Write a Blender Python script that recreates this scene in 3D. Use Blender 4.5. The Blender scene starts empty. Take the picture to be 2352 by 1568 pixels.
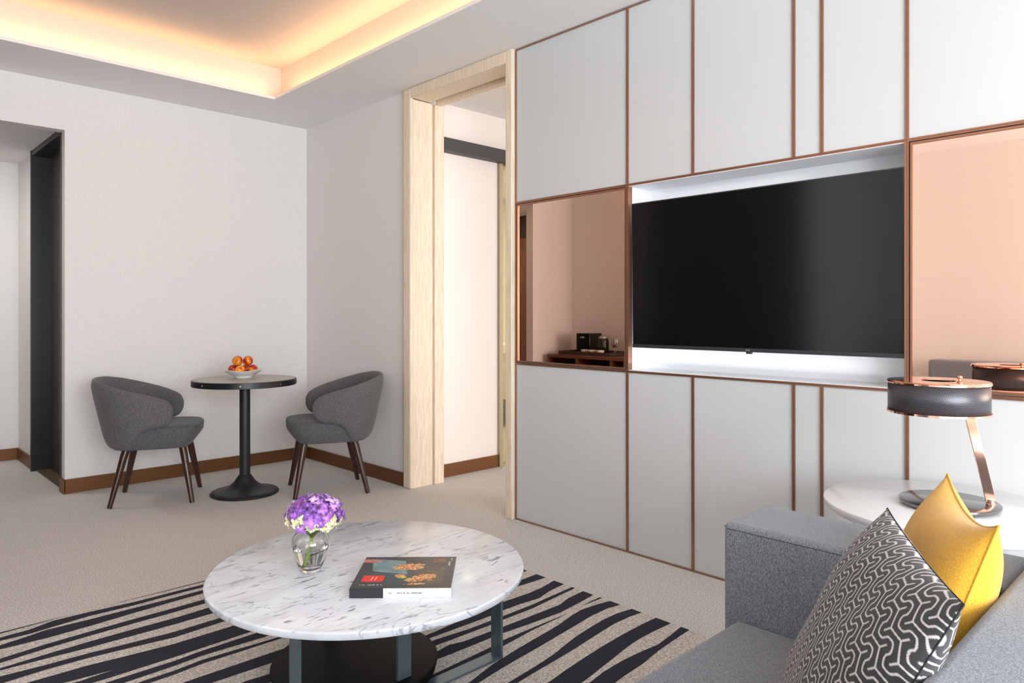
import bpy, bmesh, math, random
from math import sin, cos, pi, radians, sqrt
from mathutils import Vector, Matrix, noise

S = bpy.context.scene
C = S.collection

# ------------------------------------------------------------------ camera, world, light, exposure
cam_d = bpy.data.cameras.new('camera'); cam = bpy.data.objects.new('camera', cam_d); C.objects.link(cam)
cam.location = (0, 0, 1.19)
cam.rotation_euler = (radians(90), 0, radians(-43.907))
cam_d.sensor_width = 36; cam_d.lens = 1642.2 / 2352 * 36
cam_d.shift_y = -(784 - 721.8) / 2352
cam_d.clip_start = .02
S.camera = cam
S.view_settings.view_transform = 'Standard'
S.view_settings.look = 'None'
S.view_settings.gamma = 1
S.view_settings.use_curve_mapping = False
S.view_settings.exposure = 0.28
S.cycles.use_denoising = True
S.cycles.max_bounces = 10
S.cycles.diffuse_bounces = 6
S.cycles.glossy_bounces = 5
S.cycles.transmission_bounces = 8
S.cycles.sample_clamp_indirect = 6
S.cycles.caustics_reflective = False
S.cycles.caustics_refractive = True

world = bpy.data.worlds.new('world'); S.world = world; world.use_nodes = True
world.node_tree.nodes['Background'].inputs[0].default_value = (.80, .90, 1.0, 1)
world.node_tree.nodes['Background'].inputs[1].default_value = 1.5

def area(name, loc, target, sx, sy, power, col=(1, 1, 1), spread=180):
    l = bpy.data.lights.new(name, 'AREA'); l.shape = 'RECTANGLE'; l.size = sx; l.size_y = sy
    l.energy = power; l.color = col; l.spread = radians(spread)
    o = bpy.data.objects.new(name, l); C.objects.link(o); o.location = loc
    o.rotation_euler = (Vector(target) - Vector(loc)).to_track_quat('-Z', 'Y').to_euler()
    return o
# daylight coming in through the windows of the wall behind the camera
area('window_daylight', (-.1, -3.16, 1.45), (.6, 3, 1.25), 3.3, 2.2, 300, (.93, .97, 1.0))
area('bedroom_daylight', (4.9, -3.16, 1.4), (4.7, 3, 1.3), 2.6, 2.1, 165, (1.0, .95, .92))
# warm cove strips lying on the ledge of the ceiling tray
WARM = (1.0, .575, .27)
TX, TY, H = 2.326, 4.87, 2.73
for nm_, lc, rot, ln, pw in (('cove_strip_right', (TX + .022, 2.1, 2.757), (radians(172), 0, pi / 2), 5.4, 12), ('cove_strip_back', (.65, TY + .022, 2.757), (radians(172), 0, 0), 3.3, 5.2),
                            ('cove_strip_left', (-1.035, 2.1, 2.757), (radians(188), 0, pi / 2), 5.4, 9)):
    area(nm_, lc, (0, 0, 9), ln, .03, pw, WARM).rotation_euler = rot
# led strips hidden behind the screen in the recess
area('recess_strip_top', (2.99, 1.75, 1.815), (3.02, 1.75, 1.0), .7, .02, .22, (1, .99, .98))
area('recess_strip_low', (2.99, 1.60, .94), (3.03, 1.60, 1.8), 1.1, .02, .85, (1, .99, .98))
# downlight of the bathroom behind the sliding glass door
area('bathroom_downlight', (4.4, 5.0, 2.45), (4.4, 5.0, 0), .5, .5, 36, (1, .96, .9))
# hallway downlight
area('hall_downlight', (.3, 6.3, 2.40), (.3, 6.3, 0), .35, .35, 9, (1, .96, .92))

# ------------------------------------------------------------------ materials
def new_mat(name):
    m = bpy.data.materials.new(name); m.use_nodes = True
    return m, m.node_tree, m.node_tree.nodes['Principled BSDF']
def srgb(r, g, b):
    f = lambda c: (c / 255 / 12.92) if c / 255 <= .04045 else ((c / 255 + .055) / 1.055) ** 2.4
    return (f(r), f(g), f(b), 1)
def plain(name, col, rough=.5, metal=0, spec=None, bump=0, bscale=200, coat=0):
    m, nt, b = new_mat(name)
    b.inputs['Base Color'].default_value = col; b.inputs['Roughness'].default_value = rough
    b.inputs['Metallic'].default_value = metal
    if spec is not None: b.inputs['Specular IOR Level'].default_value = spec
    if coat: b.inputs['Coat Weight'].default_value = coat; b.inputs['Coat Roughness'].default_value = .05
    if bump:
        n = nt.nodes.new('ShaderNodeTexNoise'); n.inputs['Scale'].default_value = bscale
        tc = nt.nodes.new('ShaderNodeTexCoord'); nt.links.new(tc.outputs['Object'], n.inputs['Vector'])
        bp = nt.nodes.new('ShaderNodeBump'); bp.inputs['Strength'].default_value = bump; bp.inputs['Distance'].default_value = .002
        nt.links.new(n.outputs['Fac'], bp.inputs['Height']); nt.links.new(bp.outputs['Normal'], b.inputs['Normal'])
    return m
def speckle(name, c1, c2, scale=(300, 300, 300), rough=.9, bump=.3, lo=.35, hi=.65, detail=2, c3=None, scale3=8, sheen=0):
    """woven or tufted stuff: two yarn colours mixed by fine noise"""
    m, nt, b = new_mat(name)
    tc = nt.nodes.new('ShaderNodeTexCoord'); mp = nt.nodes.new('ShaderNodeMapping'); mp.inputs['Scale'].default_value = scale
    nt.links.new(tc.outputs['Object'], mp.inputs['Vector'])
    n = nt.nodes.new('ShaderNodeTexNoise'); n.inputs['Scale'].default_value = 1; n.inputs['Detail'].default_value = detail
    nt.links.new(mp.outputs['Vector'], n.inputs['Vector'])
    r = nt.nodes.new('ShaderNodeValToRGB'); r.color_ramp.elements[0].position = lo; r.color_ramp.elements[1].position = hi
    r.color_ramp.elements[0].color = c1; r.color_ramp.elements[1].color = c2
    nt.links.new(n.outputs['Fac'], r.inputs['Fac'])
    out = r.outputs['Color']
    if c3:
        n3 = nt.nodes.new('ShaderNodeTexNoise'); n3.inputs['Scale'].default_value = scale3; n3.inputs['Detail'].default_value = 3
        nt.links.new(tc.outputs['Object'], n3.inputs['Vector'])
        mx = nt.nodes.new('ShaderNodeMixRGB'); mx.inputs['Color2'].default_value = c3
        mr = nt.nodes.new('ShaderNodeMapRange'); mr.inputs['To Max'].default_value = .35
        nt.links.new(n3.outputs['Fac'], mr.inputs['Value']); nt.links.new(mr.outputs['Result'], mx.inputs['Fac'])
        nt.links.new(out, mx.inputs['Color1']); out = mx.outputs['Color']
    nt.links.new(out, b.inputs['Base Color'])
    b.inputs['Roughness'].default_value = rough; b.inputs['Specular IOR Level'].default_value = .15
    if sheen: b.inputs['Sheen Weight'].default_value = sheen
    bp = nt.nodes.new('ShaderNodeBump'); bp.inputs['Strength'].default_value = bump; bp.inputs['Distance'].default_value = .0015
    nt.links.new(n.outputs['Fac'], bp.inputs['Height']); nt.links.new(bp.outputs['Normal'], b.inputs['Normal'])
    return m
def wood(name, c1, c2, scale=(12, 12, 1.2), rough=.45, bands=5):
    m, nt, b = new_mat(name)
    tc = nt.nodes.new('ShaderNodeTexCoord'); mp = nt.nodes.new('ShaderNodeMapping'); mp.inputs['Scale'].default_value = scale
    nt.links.new(tc.outputs['Object'], mp.inputs['Vector'])
    n = nt.nodes.new('ShaderNodeTexNoise'); n.inputs['Scale'].default_value = bands; n.inputs['Detail'].default_value = 6; n.inputs['Distortion'].default_value = .6
    nt.links.new(mp.outputs['Vector'], n.inputs['Vector'])
    r = nt.nodes.new('ShaderNodeValToRGB'); r.color_ramp.elements[0].position = .38; r.color_ramp.elements[1].position = .62
    r.color_ramp.elements[0].color = c1; r.color_ramp.elements[1].color = c2
    nt.links.new(n.outputs['Fac'], r.inputs['Fac']); nt.links.new(r.outputs['Color'], b.inputs['Base Color'])
    b.inputs['Roughness'].default_value = rough
    return m

M = {}
M['wall'] = speckle('wallpaper_weave', srgb(224, 221, 219), srgb(231, 228, 226), (420, 420, 60), .85, .05, detail=1)
M['wall_bed'] = plain('bedroom_wall_paint', srgb(236, 228, 224), .8)
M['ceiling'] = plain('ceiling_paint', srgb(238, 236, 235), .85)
M['tray_shaded_paint'] = plain('tray_shaded_paint', srgb(204, 194, 187), .85)  # ceiling paint with the shade of the tray darkened into its colour
M['carpet'] = speckle('carpet_beige', srgb(174, 170, 166), srgb(232, 229, 225), (165, 165, 165), .98, .3, .36, .64, 3, c3=srgb(206, 203, 199), scale3=5)
M['rug'] = speckle('rug_beige', srgb(168, 162, 155), srgb(228, 223, 217), (165, 165, 165), .98, .3, .36, .64, 3)
M['navy'] = speckle('rug_navy', srgb(40, 42, 52), srgb(64, 65, 75), (210, 210, 210), .98, .25, .3, .7, 3)
M['base'] = plain('bronze_baseboard', srgb(118, 78, 46), .4, .5)
M['cab'] = plain('cabinet_lacquer', srgb(200, 202, 203), .25, 0, .45)
M['carcass'] = plain('cabinet_carcass', srgb(190, 190, 190), .6)
M['white'] = plain('white_lacquer', srgb(240, 242, 246), .3)
M['copper_trim'] = plain('copper_trim', srgb(170, 124, 102), .32, .8)
M['mirror'] = plain('copper_mirror', (.99, .70, .555, 1), .012, 1)
M['tv'] = plain('tv_screen', (.0045, .0045, .005, 1), .14, 0, .5)
M['tv_bezel'] = plain('tv_bezel', srgb(48, 49, 53), .4)
M['logo'] = plain('logo_grey', srgb(190, 190, 192), .4)
M['oak'] = wood('pale_oak', srgb(222, 203, 179), srgb(235, 220, 199), (14, 14, 1.2), .45)
M['black_frame'] = plain('black_door_frame', srgb(22, 23, 26), .35)
M['dark_door'] = wood('dark_brown_door', srgb(46, 38, 32), srgb(62, 50, 42), (10, 10, 1), .4)
M['brown_door'] = wood('brown_entrance_door', srgb(104, 70, 48), srgb(124, 86, 60), (8, 8, .8), .45)
M['charcoal'] = plain('charcoal_rail', srgb(62, 60, 60), .5)
M['threshold'] = wood('threshold_wood', srgb(92, 76, 58), srgb(112, 94, 72), (4, 14, 14), .5)
M['alu'] = plain('champagne_frame', srgb(176, 166, 140), .35, .5)
M['black_metal'] = plain('black_powder_coat', srgb(30, 32, 36), .42)
M['table_black'] = plain('black_table_edge', srgb(26, 26, 28), .35)
M['table_top'] = speckle('grey_laminate', srgb(160, 154, 149), srgb(168, 162, 157), (60, 60, 60), .33, .02)
M['table_top'].node_tree.nodes['Principled BSDF'].inputs['Specular IOR Level'].default_value = .5
M['stud'] = plain('steel_stud', srgb(170, 172, 176), .3, .8)
M['chair_fab'] = speckle('charcoal_upholstery', srgb(62, 61, 63), srgb(122, 120, 121), (300, 300, 300), .95, .5, .3, .7, 2, sheen=.15)
M['chair_seat'] = speckle('charcoal_seat_upholstery', srgb(58, 58, 62), srgb(112, 112, 117), (300, 300, 300), .95, .5, .3, .7, 2, sheen=.15)
M['walnut'] = wood('dark_walnut_leg', srgb(48, 26, 20), srgb(74, 42, 32), (30, 30, 3), .3)
M['sofa'] = speckle('blue_grey_melange', srgb(88, 93, 103), srgb(150, 156, 165), (420, 420, 210), .95, .6, .3, .7, 3, sheen=.25)
M['seam'] = plain('sofa_seam', srgb(74, 78, 88), .9)
M['yellow'] = speckle('mustard_wool', srgb(204, 150, 44), srgb(228, 178, 64), (300, 300, 300), .95, .35, .3, .7, 2, c3=srgb(196, 148, 56), scale3=9, sheen=.3)
M['teal_metal'] = plain('teal_grey_metal', srgb(112, 130, 140), .34, .55)
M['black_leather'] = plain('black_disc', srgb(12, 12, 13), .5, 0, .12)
M['copper'] = plain('polished_copper', (.93, .56, .42, 1), .08, 1)
M['lamp_base'] = plain('dark_chrome_base', srgb(128, 124, 124), .16, .85)
M['white_table'] = plain('white_side_table', srgb(244, 245, 248), .18, 0, .5)
M['porcelain'] = plain('porcelain', srgb(240, 240, 240), .15)
M['leaf'] = plain('stem_green', srgb(150, 176, 58), .5)
M['calyx'] = plain('stalk_green', srgb(112, 128, 62), .6)
M['black_gloss'] = plain('black_gloss', srgb(16, 16, 18), .2)
M['tray'] = plain('dark_brown_tray', srgb(64, 48, 42), .5)
M['console'] = wood('console_wood', srgb(96, 58, 40), srgb(120, 74, 50), (1.2, 10, 10), .35)
M['console_dark'] = plain('console_inside', srgb(18, 18, 20), .6)
M['cup'] = plain('cream_cup', srgb(244, 232, 220), .3)
M['paper'] = plain('paper_white', srgb(222, 223, 230), .6)
M['spine_ink'] = plain('spine_ink', srgb(120, 122, 130), .5)
M['ink'] = plain('ink_black', srgb(40, 40, 46), .5)
M['page'] = plain('page_edges', srgb(228, 226, 224), .8)
M['red_label'] = plain('red_label', srgb(226, 52, 40), .4)
M['white_ink'] = plain('white_ink', srgb(226, 214, 214), .5)
M['peach_ink'] = plain('peach_ink', srgb(250, 190, 160), .5)

def glass_mat(name, col=(1, 1, 1, 1), ior=1.45):
    m, nt, b = new_mat(name)
    b.inputs['Base Color'].default_value = col; b.inputs['Roughness'].default_value = 0
    b.inputs['Transmission Weight'].default_value = 1; b.inputs['IOR'].default_value = ior
    return m
M['glass'] = glass_mat('clear_glass')
M['water'] = glass_mat('water', (.97, .98, .98, 1), 1.33)
def tinted_pane(name, col, gloss=.12):
    m = bpy.data.materials.new(name); m.use_nodes = True; nt = m.node_tree; nt.nodes.clear()
    o = nt.nodes.new('ShaderNodeOutputMaterial'); t = nt.nodes.new('ShaderNodeBsdfTransparent'); g = nt.nodes.new('ShaderNodeBsdfGlossy')
    mx = nt.nodes.new('ShaderNodeMixShader'); t.inputs[0].default_value = col; g.inputs['Roughness'].default_value = .02
    mx.inputs[0].default_value = gloss
    nt.links.new(t.outputs[0], mx.inputs[1]); nt.links.new(g.outputs[0], mx.inputs[2]); nt.links.new(mx.outputs[0], o.inputs[0])
    return m
M['olive_glass'] = tinted_pane('olive_glass', (.74, .73, .55, 1), .1)
M['window_glass'] = tinted_pane('window_glass', (.96, .98, .97, 1), .05)

def marble():
    m, nt, b = new_mat('carrara_marble')
    L = nt.links.new; N = nt.nodes.new
    tc = N('ShaderNodeTexCoord'); mp = N('ShaderNodeMapping'); mp.inputs['Rotation'].default_value = (0, 0, radians(-14)); mp.inputs['Scale'].default_value = (1, 2.6, 1.6)
    L(tc.outputs['Object'], mp.inputs['Vector'])
    def noi(scale, detail, dist=0, src=mp):
        n = N('ShaderNodeTexNoise'); n.inputs['Scale'].default_value = scale; n.inputs['Detail'].default_value = detail; n.inputs['Distortion'].default_value = dist
        L(src.outputs['Vector'], n.inputs['Vector']); return n
    def ramp(fac, stops):
        r = N('ShaderNodeValToRGB'); e = r.color_ramp.elements
        e[0].position, e[0].color = stops[0][0], (stops[0][1],) * 3 + (1,)
        e[1].position, e[1].color = stops[-1][0], (stops[-1][1],) * 3 + (1,)
        for p, v in stops[1:-1]:
            x = e.new(p); x.color = (v, v, v, 1)
        L(fac, r.inputs['Fac']); return r
    clouds = noi(5, 5, .5)
    base = N('ShaderNodeMixRGB'); base.inputs['Color1'].default_value = srgb(206, 212, 222); base.inputs['Color2'].default_value = srgb(224, 230, 238)
    L(ramp(clouds.outputs['Fac'], [(.32, 0), (.62, 1)]).outputs['Color'], base.inputs['Fac'])
    # short dark flecks, stretched
    mp2 = N('ShaderNodeMapping'); mp2.inputs['Rotation'].default_value = (0, 0, radians(-10)); mp2.inputs['Scale'].default_value = (1, 4.2, 2)
    L(tc.outputs['Object'], mp2.inputs['Vector'])
    flecks = noi(15, 3, .8, mp2)
    fk = ramp(flecks.outputs['Fac'], [(.60, 0), (.665, 1)])
    mask = ramp(noi(3.2, 2, 0).outputs['Fac'], [(.36, 0), (.56, 1)])
    fm = N('ShaderNodeMath'); fm.operation = 'MULTIPLY'; L(fk.outputs['Color'], fm.inputs[0]); L(mask.outputs['Color'], fm.inputs[1])
    fm2 = N('ShaderNodeMath'); fm2.operation = 'MULTIPLY'; L(fm.outputs[0], fm2.inputs[0]); fm2.inputs[1].default_value = .7
    mx = N('ShaderNodeMixRGB'); mx.inputs['Color2'].default_value = srgb(98, 104, 116); L(base.outputs['Color'], mx.inputs['Color1']); L(fm2.outputs[0], mx.inputs['Fac'])
    # thin long veins
    mp3 = N('ShaderNodeMapping'); mp3.inputs['Rotation'].default_value = (0, 0, radians(-22)); mp3.inputs['Scale'].default_value = (.55, 1.7, 1)
    L(tc.outputs['Object'], mp3.inputs['Vector'])
    v = noi(5.5, 5, .9, mp3)
    vr = ramp(v.outputs['Fac'], [(.487, 0), (.5, 1), (.513, 0)])
    vmask = ramp(noi(4, 2, 0).outputs['Fac'], [(.36, 0), (.58, .6)])
    vm = N('ShaderNodeMath'); vm.operation = 'MULTIPLY'; L(vr.outputs['Color'], vm.inputs[0]); L(vmask.outputs['Color'], vm.inputs[1])
    mx2 = N('ShaderNodeMixRGB'); mx2.inputs['Color2'].default_value = srgb(104, 110, 122); L(mx.outputs['Color'], mx2.inputs['Color1']); L(vm.outputs[0], mx2.inputs['Fac'])
    L(mx2.outputs['Color'], b.inputs['Base Color']); b.inputs['Roughness'].default_value = .16
    return m
M['marble'] = marble()

def vcol_mat(name, rough=.9, sheen=0, bump=0, spec=.3):
    m, nt, b = new_mat(name)
    a = nt.nodes.new('ShaderNodeVertexColor'); a.layer_name = 'print'
    nt.links.new(a.outputs['Color'], b.inputs['Base Color']); b.inputs['Roughness'].default_value = rough
    b.inputs['Specular IOR Level'].default_value = spec
    if sheen: b.inputs['Sheen Weight'].default_value = sheen
    if bump:
        n = nt.nodes.new('ShaderNodeTexNoise'); n.inputs['Scale'].default_value = 500
        bp = nt.nodes.new('ShaderNodeBump'); bp.inputs['Strength'].default_value = bump; bp.inputs['Distance'].default_value = .001
        tc = nt.nodes.new('ShaderNodeTexCoord'); nt.links.new(tc.outputs['Object'], n.inputs['Vector'])
        nt.links.new(n.outputs['Fac'], bp.inputs['Height']); nt.links.new(bp.outputs['Normal'], b.inputs['Normal'])
    return m
M['maze'] = vcol_mat('maze_print_fabric', .9, .2, .3)
M['cover'] = vcol_mat('magazine_cover', .25, 0, 0, .5)
M['petal'] = vcol_mat('hydrangea_petal', .6)
M['nectarine'] = vcol_mat('nectarine_skin', .3, 0, 0, .4)

def perforated():
    m, nt, b = new_mat('perforated_dark_metal'); N = nt.nodes.new; L = nt.links.new
    uv = N('ShaderNodeUVMap'); uv.uv_map = 'UVMap'; sp = N('ShaderNodeSeparateXYZ'); L(uv.outputs['UV'], sp.inputs[0])
    def mth(op, a, bb=None, c=None):
        n = N('ShaderNodeMath'); n.operation = op
        for i, v in enumerate((a, bb, c)):
            if v is None: continue
            if isinstance(v, (int, float)): n.inputs[i].default_value = v
            else: L(v, n.inputs[i])
        return n.outputs[0]
    row = mth('FLOOR', sp.outputs['Y']); odd = mth('MODULO', row, 2)
    u = mth('ADD', sp.outputs['X'], mth('MULTIPLY', odd, .5))
    du = mth('SUBTRACT', mth('FRACT', u), .5); dv = mth('MULTIPLY', mth('SUBTRACT', mth('FRACT', sp.outputs['Y']), .5), .87)
    d = mth('SQRT', mth('ADD', mth('MULTIPLY', du, du), mth('MULTIPLY', dv, dv)))
    hole = mth('LESS_THAN', d, .27)
    mx = N('ShaderNodeMixRGB'); mx.inputs['Color1'].default_value = srgb(58, 62, 72); mx.inputs['Color2'].default_value = srgb(132, 126, 126)
    L(hole, mx.inputs['Fac']); L(mx.outputs['Color'], b.inputs['Base Color'])
    b.inputs['Roughness'].default_value = .38; b.inputs['Metallic'].default_value = .6
    return m
M['perforated'] = perforated()

# ------------------------------------------------------------------ mesh helpers
class MB:
    def __init__(s): s.v = []; s.f = []; s.m = []
    def add(s, v, f, m=0):
        k = len(s.v); s.v += [tuple(p) for p in v]; s.f += [tuple(i + k for i in q) for q in f]; s.m += [m] * len(f)
    def box(s, a, b, m=0):
        (x0, y0, z0), (x1, y1, z1) = a, b
        s.add([(x0, y0, z0), (x1, y0, z0), (x1, y1, z0), (x0, y1, z0), (x0, y0, z1), (x1, y0, z1), (x1, y1, z1), (x0, y1, z1)],
              [(0, 3, 2, 1), (4, 5, 6, 7), (0, 1, 5, 4), (1, 2, 6, 5), (2, 3, 7, 6), (3, 0, 4, 7)], m)
    def lathe(s, prof, n=48, c=(0, 0, 0), cap0=True, cap1=True, m=0):
        v = []; f = []
        for r, z in prof:
            for i in range(n):
                a = 2 * pi * i / n; v.append((c[0] + r * cos(a), c[1] + r * sin(a), c[2] + z))
        for j in range(len(prof) - 1):
            for i in range(n):
                k = (i + 1) % n
                f.append((j * n + i, j * n + k, (j + 1) * n + k, (j + 1) * n + i))
        if cap0: f.append(tuple(range(n - 1, -1, -1)))
        if cap1: f.append(tuple((len(prof) - 1) * n + i for i in range(n)))
        s.add(v, f, m)
    def tube(s, pts, rad, n=12, m=0, caps=True, flat=1.0):
        pts = [Vector(p) for p in pts]; v = []; f = []
        if not isinstance(rad, (list, tuple)): rad = [rad] * len(pts)
        up = None
        for i, p in enumerate(pts):
            d = (pts[min(i + 1, len(pts) - 1)] - pts[max(i - 1, 0)]).normalized()
            if up is None: up = d.orthogonal().normalized()
            up = (up - d * up.dot(d)).normalized(); sd = d.cross(up)
            for k in range(n):
                a = 2 * pi * k / n; v.append(p + (up * cos(a) + sd * sin(a) * flat) * rad[i])
        for j in range(len(pts) - 1):
            for i in range(n):
                k = (i + 1) % n
                f.append((j * n + i, j * n + k, (j + 1) * n + k, (j + 1) * n + i))
        if caps: f.append(tuple(range(n - 1, -1, -1))); f.append(tuple((len(pts) - 1) * n + i for i in range(n)))
        s.add(v, f, m)
    def build(s, name, mats, parent=None, smooth=False, bevel=0, seg=2, sub=0, solid=0, world=True, angle=40):
        me = bpy.data.meshes.new(name); me.from_pydata([tuple(p) for p in s.v], [], s.f)
        if not isinstance(mats, (list, tuple)): mats = [mats]
        for m in mats: me.materials.append(m)
        for p, mi in zip(me.polygons, s.m): p.material_index = mi
        bm = bmesh.new(); bm.from_mesh(me); bmesh.ops.recalc_face_normals(bm, faces=bm.faces[:]); bm.to_mesh(me); bm.free()
        o = bpy.data.objects.new(name, me); C.objects.link(o)
        if parent is not None:
            if world: me.transform(root_matrix(parent).inverted())
            o.parent = parent
        if solid:
            md = o.modifiers.new('thickness', 'SOLIDIFY'); md.thickness = solid; md.offset = 0
        if bevel:
            md = o.modifiers.new('bevel', 'BEVEL'); md.width = bevel; md.segments = seg; md.limit_method = 'ANGLE'
            md.harden_normals = False
        if sub:
            md = o.modifiers.new('sub', 'SUBSURF'); md.levels = sub; md.render_levels = sub
        if smooth or bevel:
            for p in me.polygons: p.use_smooth = True
            if not sub:
                try: me.set_sharp_from_angle(angle=radians(angle))
                except Exception: pass
        return o
def root_matrix(o):
    m = o.matrix_basis.copy(); p = o.parent
    while p is not None: m = p.matrix_basis @ m; p = p.parent
    return m
def tag(o, label, cat, group=None):
    o['label'] = label; o['category'] = cat
    if group: o['group'] = group
    return o
def thing(name, label, cat, loc=(0, 0, 0), rz=0, group=None):
    o = bpy.data.objects.new(name, None); C.objects.link(o); o.empty_display_size = .1
    o.location = loc; o.rotation_euler = (0, 0, rz)
    return tag(o, label, cat, group)
def struct(o, label=None):
    o['kind'] = 'structure'
    if label: o['label'] = label
    return o
def copy_tree(o, parent=None):
    c = o.copy(); C.objects.link(c); c.parent = parent
    for ch in [x for x in list(C.objects) if x.parent == o]: copy_tree(ch, c)
    return c
def boxes(name, mats, lst, parent=None, bevel=0, world=True, seg=2):
    b = MB()
    for q in lst: b.box(q[0], q[1], q[2] if len(q) > 2 else 0)
    return b.build(name, mats, parent, bevel=bevel, world=world, seg=seg)

# ------------------------------------------------------------------ room shell
W, YB = 2.898, 5.477
XL, XL2 = -.43, -1.75          # left wall by the corner, and where it steps back
YS = 2.7                       # the step in the left wall
YF = -3.0                      # window wall
floor = struct(boxes('floor', M['carpet'], [((-2.0, -3.2, -.1), (7.2, 7.3, 0))]), 'beige speckled wall to wall carpet')
# ceiling with the tray opening, ledge and raised panel
tz, lx = 2.99, .095
cl = MB()
cl.box((TX, -3.2, H), (7.2, 7.3, H + .02)); cl.box((-2.0, TY, H), (TX, 7.3, H + .02)); cl.box((-2.0, -3.2, H), (-1.0, TY, H + .02)); cl.box((-1.0, -3.2, H), (TX, -.6, H + .02))
cl.box((TX + .2, -3.2, tz), (7.2, 7.3, tz + .05)); cl.box((-2, TY + .2, tz), (TX + .2, 7.3, tz + .05))
struct(cl.build('ceiling', M['ceiling']), 'white ceiling with a recessed tray')
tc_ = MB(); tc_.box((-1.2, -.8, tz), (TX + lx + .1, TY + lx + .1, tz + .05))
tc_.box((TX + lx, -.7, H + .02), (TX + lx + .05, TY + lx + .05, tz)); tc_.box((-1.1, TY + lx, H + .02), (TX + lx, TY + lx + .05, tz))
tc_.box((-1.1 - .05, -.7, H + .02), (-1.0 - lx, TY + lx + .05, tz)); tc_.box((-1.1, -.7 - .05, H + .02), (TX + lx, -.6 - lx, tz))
struct(tc_.build('ceiling_tray', M['tray_shaded_paint']), 'raised ceiling tray panel with its shade darkened into the colour')
OX0, OX1, OZ = .216, 1.152, 2.413
# back wall with the hall opening
struct(boxes('wall_back', M['wall'], [((XL - .12, YB, 0), (OX0, YB + .1, H)), ((OX1, YB, 0), (3.2, YB + .1, H)), ((OX0, YB, OZ), (OX1, YB + .1, H))]), 'pale wallpapered back wall with a hall opening')
struct(boxes('wall_left', M['wall'], [((XL - .12, YS, 0), (XL, YB, H)), ((XL2, YS, 0), (XL - .12, YS + .12, H)), ((XL2 - .12, YF, 0), (XL2, YS + .12, H))]))
# partition between living room and bedroom (behind the cabinets), door opening Y 2.985-4.05
struct(boxes('wall_right', M['wall'], [((W, 4.045, 0), (3.13, YB, H)), ((W, 2.985, 2.70), (3.1, 4.045, H)), ((3.1, YF, 0), (3.3, 2.96, H)), ((W + .002, YF, 0), (3.1, -.35, H))]))
struct(boxes('wall_bedroom', M['wall_bed'], [((3.13, 4.11, 0), (3.82, 4.21, 2.76)), ((3.82, 4.11, 2.36), (4.72, 4.21, 2.76)), ((4.72, 4.11, 0), (7.0, 4.21, 2.76)), ((7.0, YF, 0), (7.1, 4.21, 2.76))]), 'white bedroom wall seen through the doorway')
# window wall behind the camera: two wide windows
wf = MB()
for (x0, x1) in ((XL2 - .12, -1.7), (1.6, 3.6), (6.3, 7.1)): wf.box((x0, YF - .15, 0), (x1, YF, H))
for (x0, x1) in ((-1.7, 1.6), (3.6, 6.3)): wf.box((x0, YF - .15, 0), (x1, YF, .35)); wf.box((x0, YF - .15, 2.55), (x1, YF, H))
struct(wf.build('wall_window', M['wall_bed']))
for i, (x0, x1) in enumerate(((-1.7, 1.6), (3.6, 6.3))):
    fr = MB()
    n = 3 if i == 0 else 2
    for k in range(n + 1):
        x = x0 + (x1 - x0) * k / n; w = .03
        fr.box((max(x0, x - w), YF - .10, .35), (min(x1, x + w), YF - .05, 2.55))
    fr.box((x0, YF - .10, .35), (x1, YF - .05, .40)); fr.box((x0, YF - .10, 2.50), (x1, YF - .05, 2.55))
    wn = struct(fr.build('window_%d' % (i + 1), M['alu']))
# hall behind the opening
hall = MB()
hall.box((-.6, 7.06, 0), (1.155, 7.16, 2.43)); hall.box((1.155, 6.44, 0), (1.30, 7.16, 2.43)); hall.box((1.155, YB + .1, 2.43), (1.30, 6.44, 2.46))
hall.box((-.7, YB + .1, 0), (-.6, 7.16, 2.43))
struct(hall.build('wall_hall', M['wall']))
struct(boxes('ceiling_hall', M['ceiling'], [((-.7, YB + .1, 2.43), (1.155, 7.16, 2.50))]))
# dark framed door in the side of the hall
d2 = thing('door_2', 'dark recessed door with black frame in the hall opening', 'door', (1.2, 6.0, 0)); d2['kind'] = 'structure'
boxes('door_frame', M['black_frame'], [((1.13, 6.425, 0), (1.30, 6.455, 2.43)), ((1.135, YB + .1, 2.39), (1.30, 6.44, 2.43)), ((1.155, YB + .1, 0), (1.30, YB + .13, 2.43))], d2)
boxes('door_leaf', M['dark_door'], [((1.257, YB + .12, .005), (1.297, 6.435, 2.40))], d2)
boxes('threshold', M['threshold'], [((1.165, YB + .13, 0), (1.257, 6.425, .006))], d2)
# brown entrance door on the far left wall of the hall
d4 = thing('door_4', 'brown wooden entrance door mirrored at the left of the copper mirror', 'door', (-.58, 6.3, 0)); d4['kind'] = 'structure'
boxes('door_leaf', M['brown_door'], [((-.6, 5.75, .0), (-.56, 6.75, 2.15))], d4)
boxes('door_frame', M['dark_door'], [((-.6, 5.68, 0), (-.545, 5.75, 2.22)), ((-.6, 6.75, 0), (-.545, 6.82, 2.22)), ((-.6, 5.68, 2.15), (-.545, 6.82, 2.43))], d4)
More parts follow.
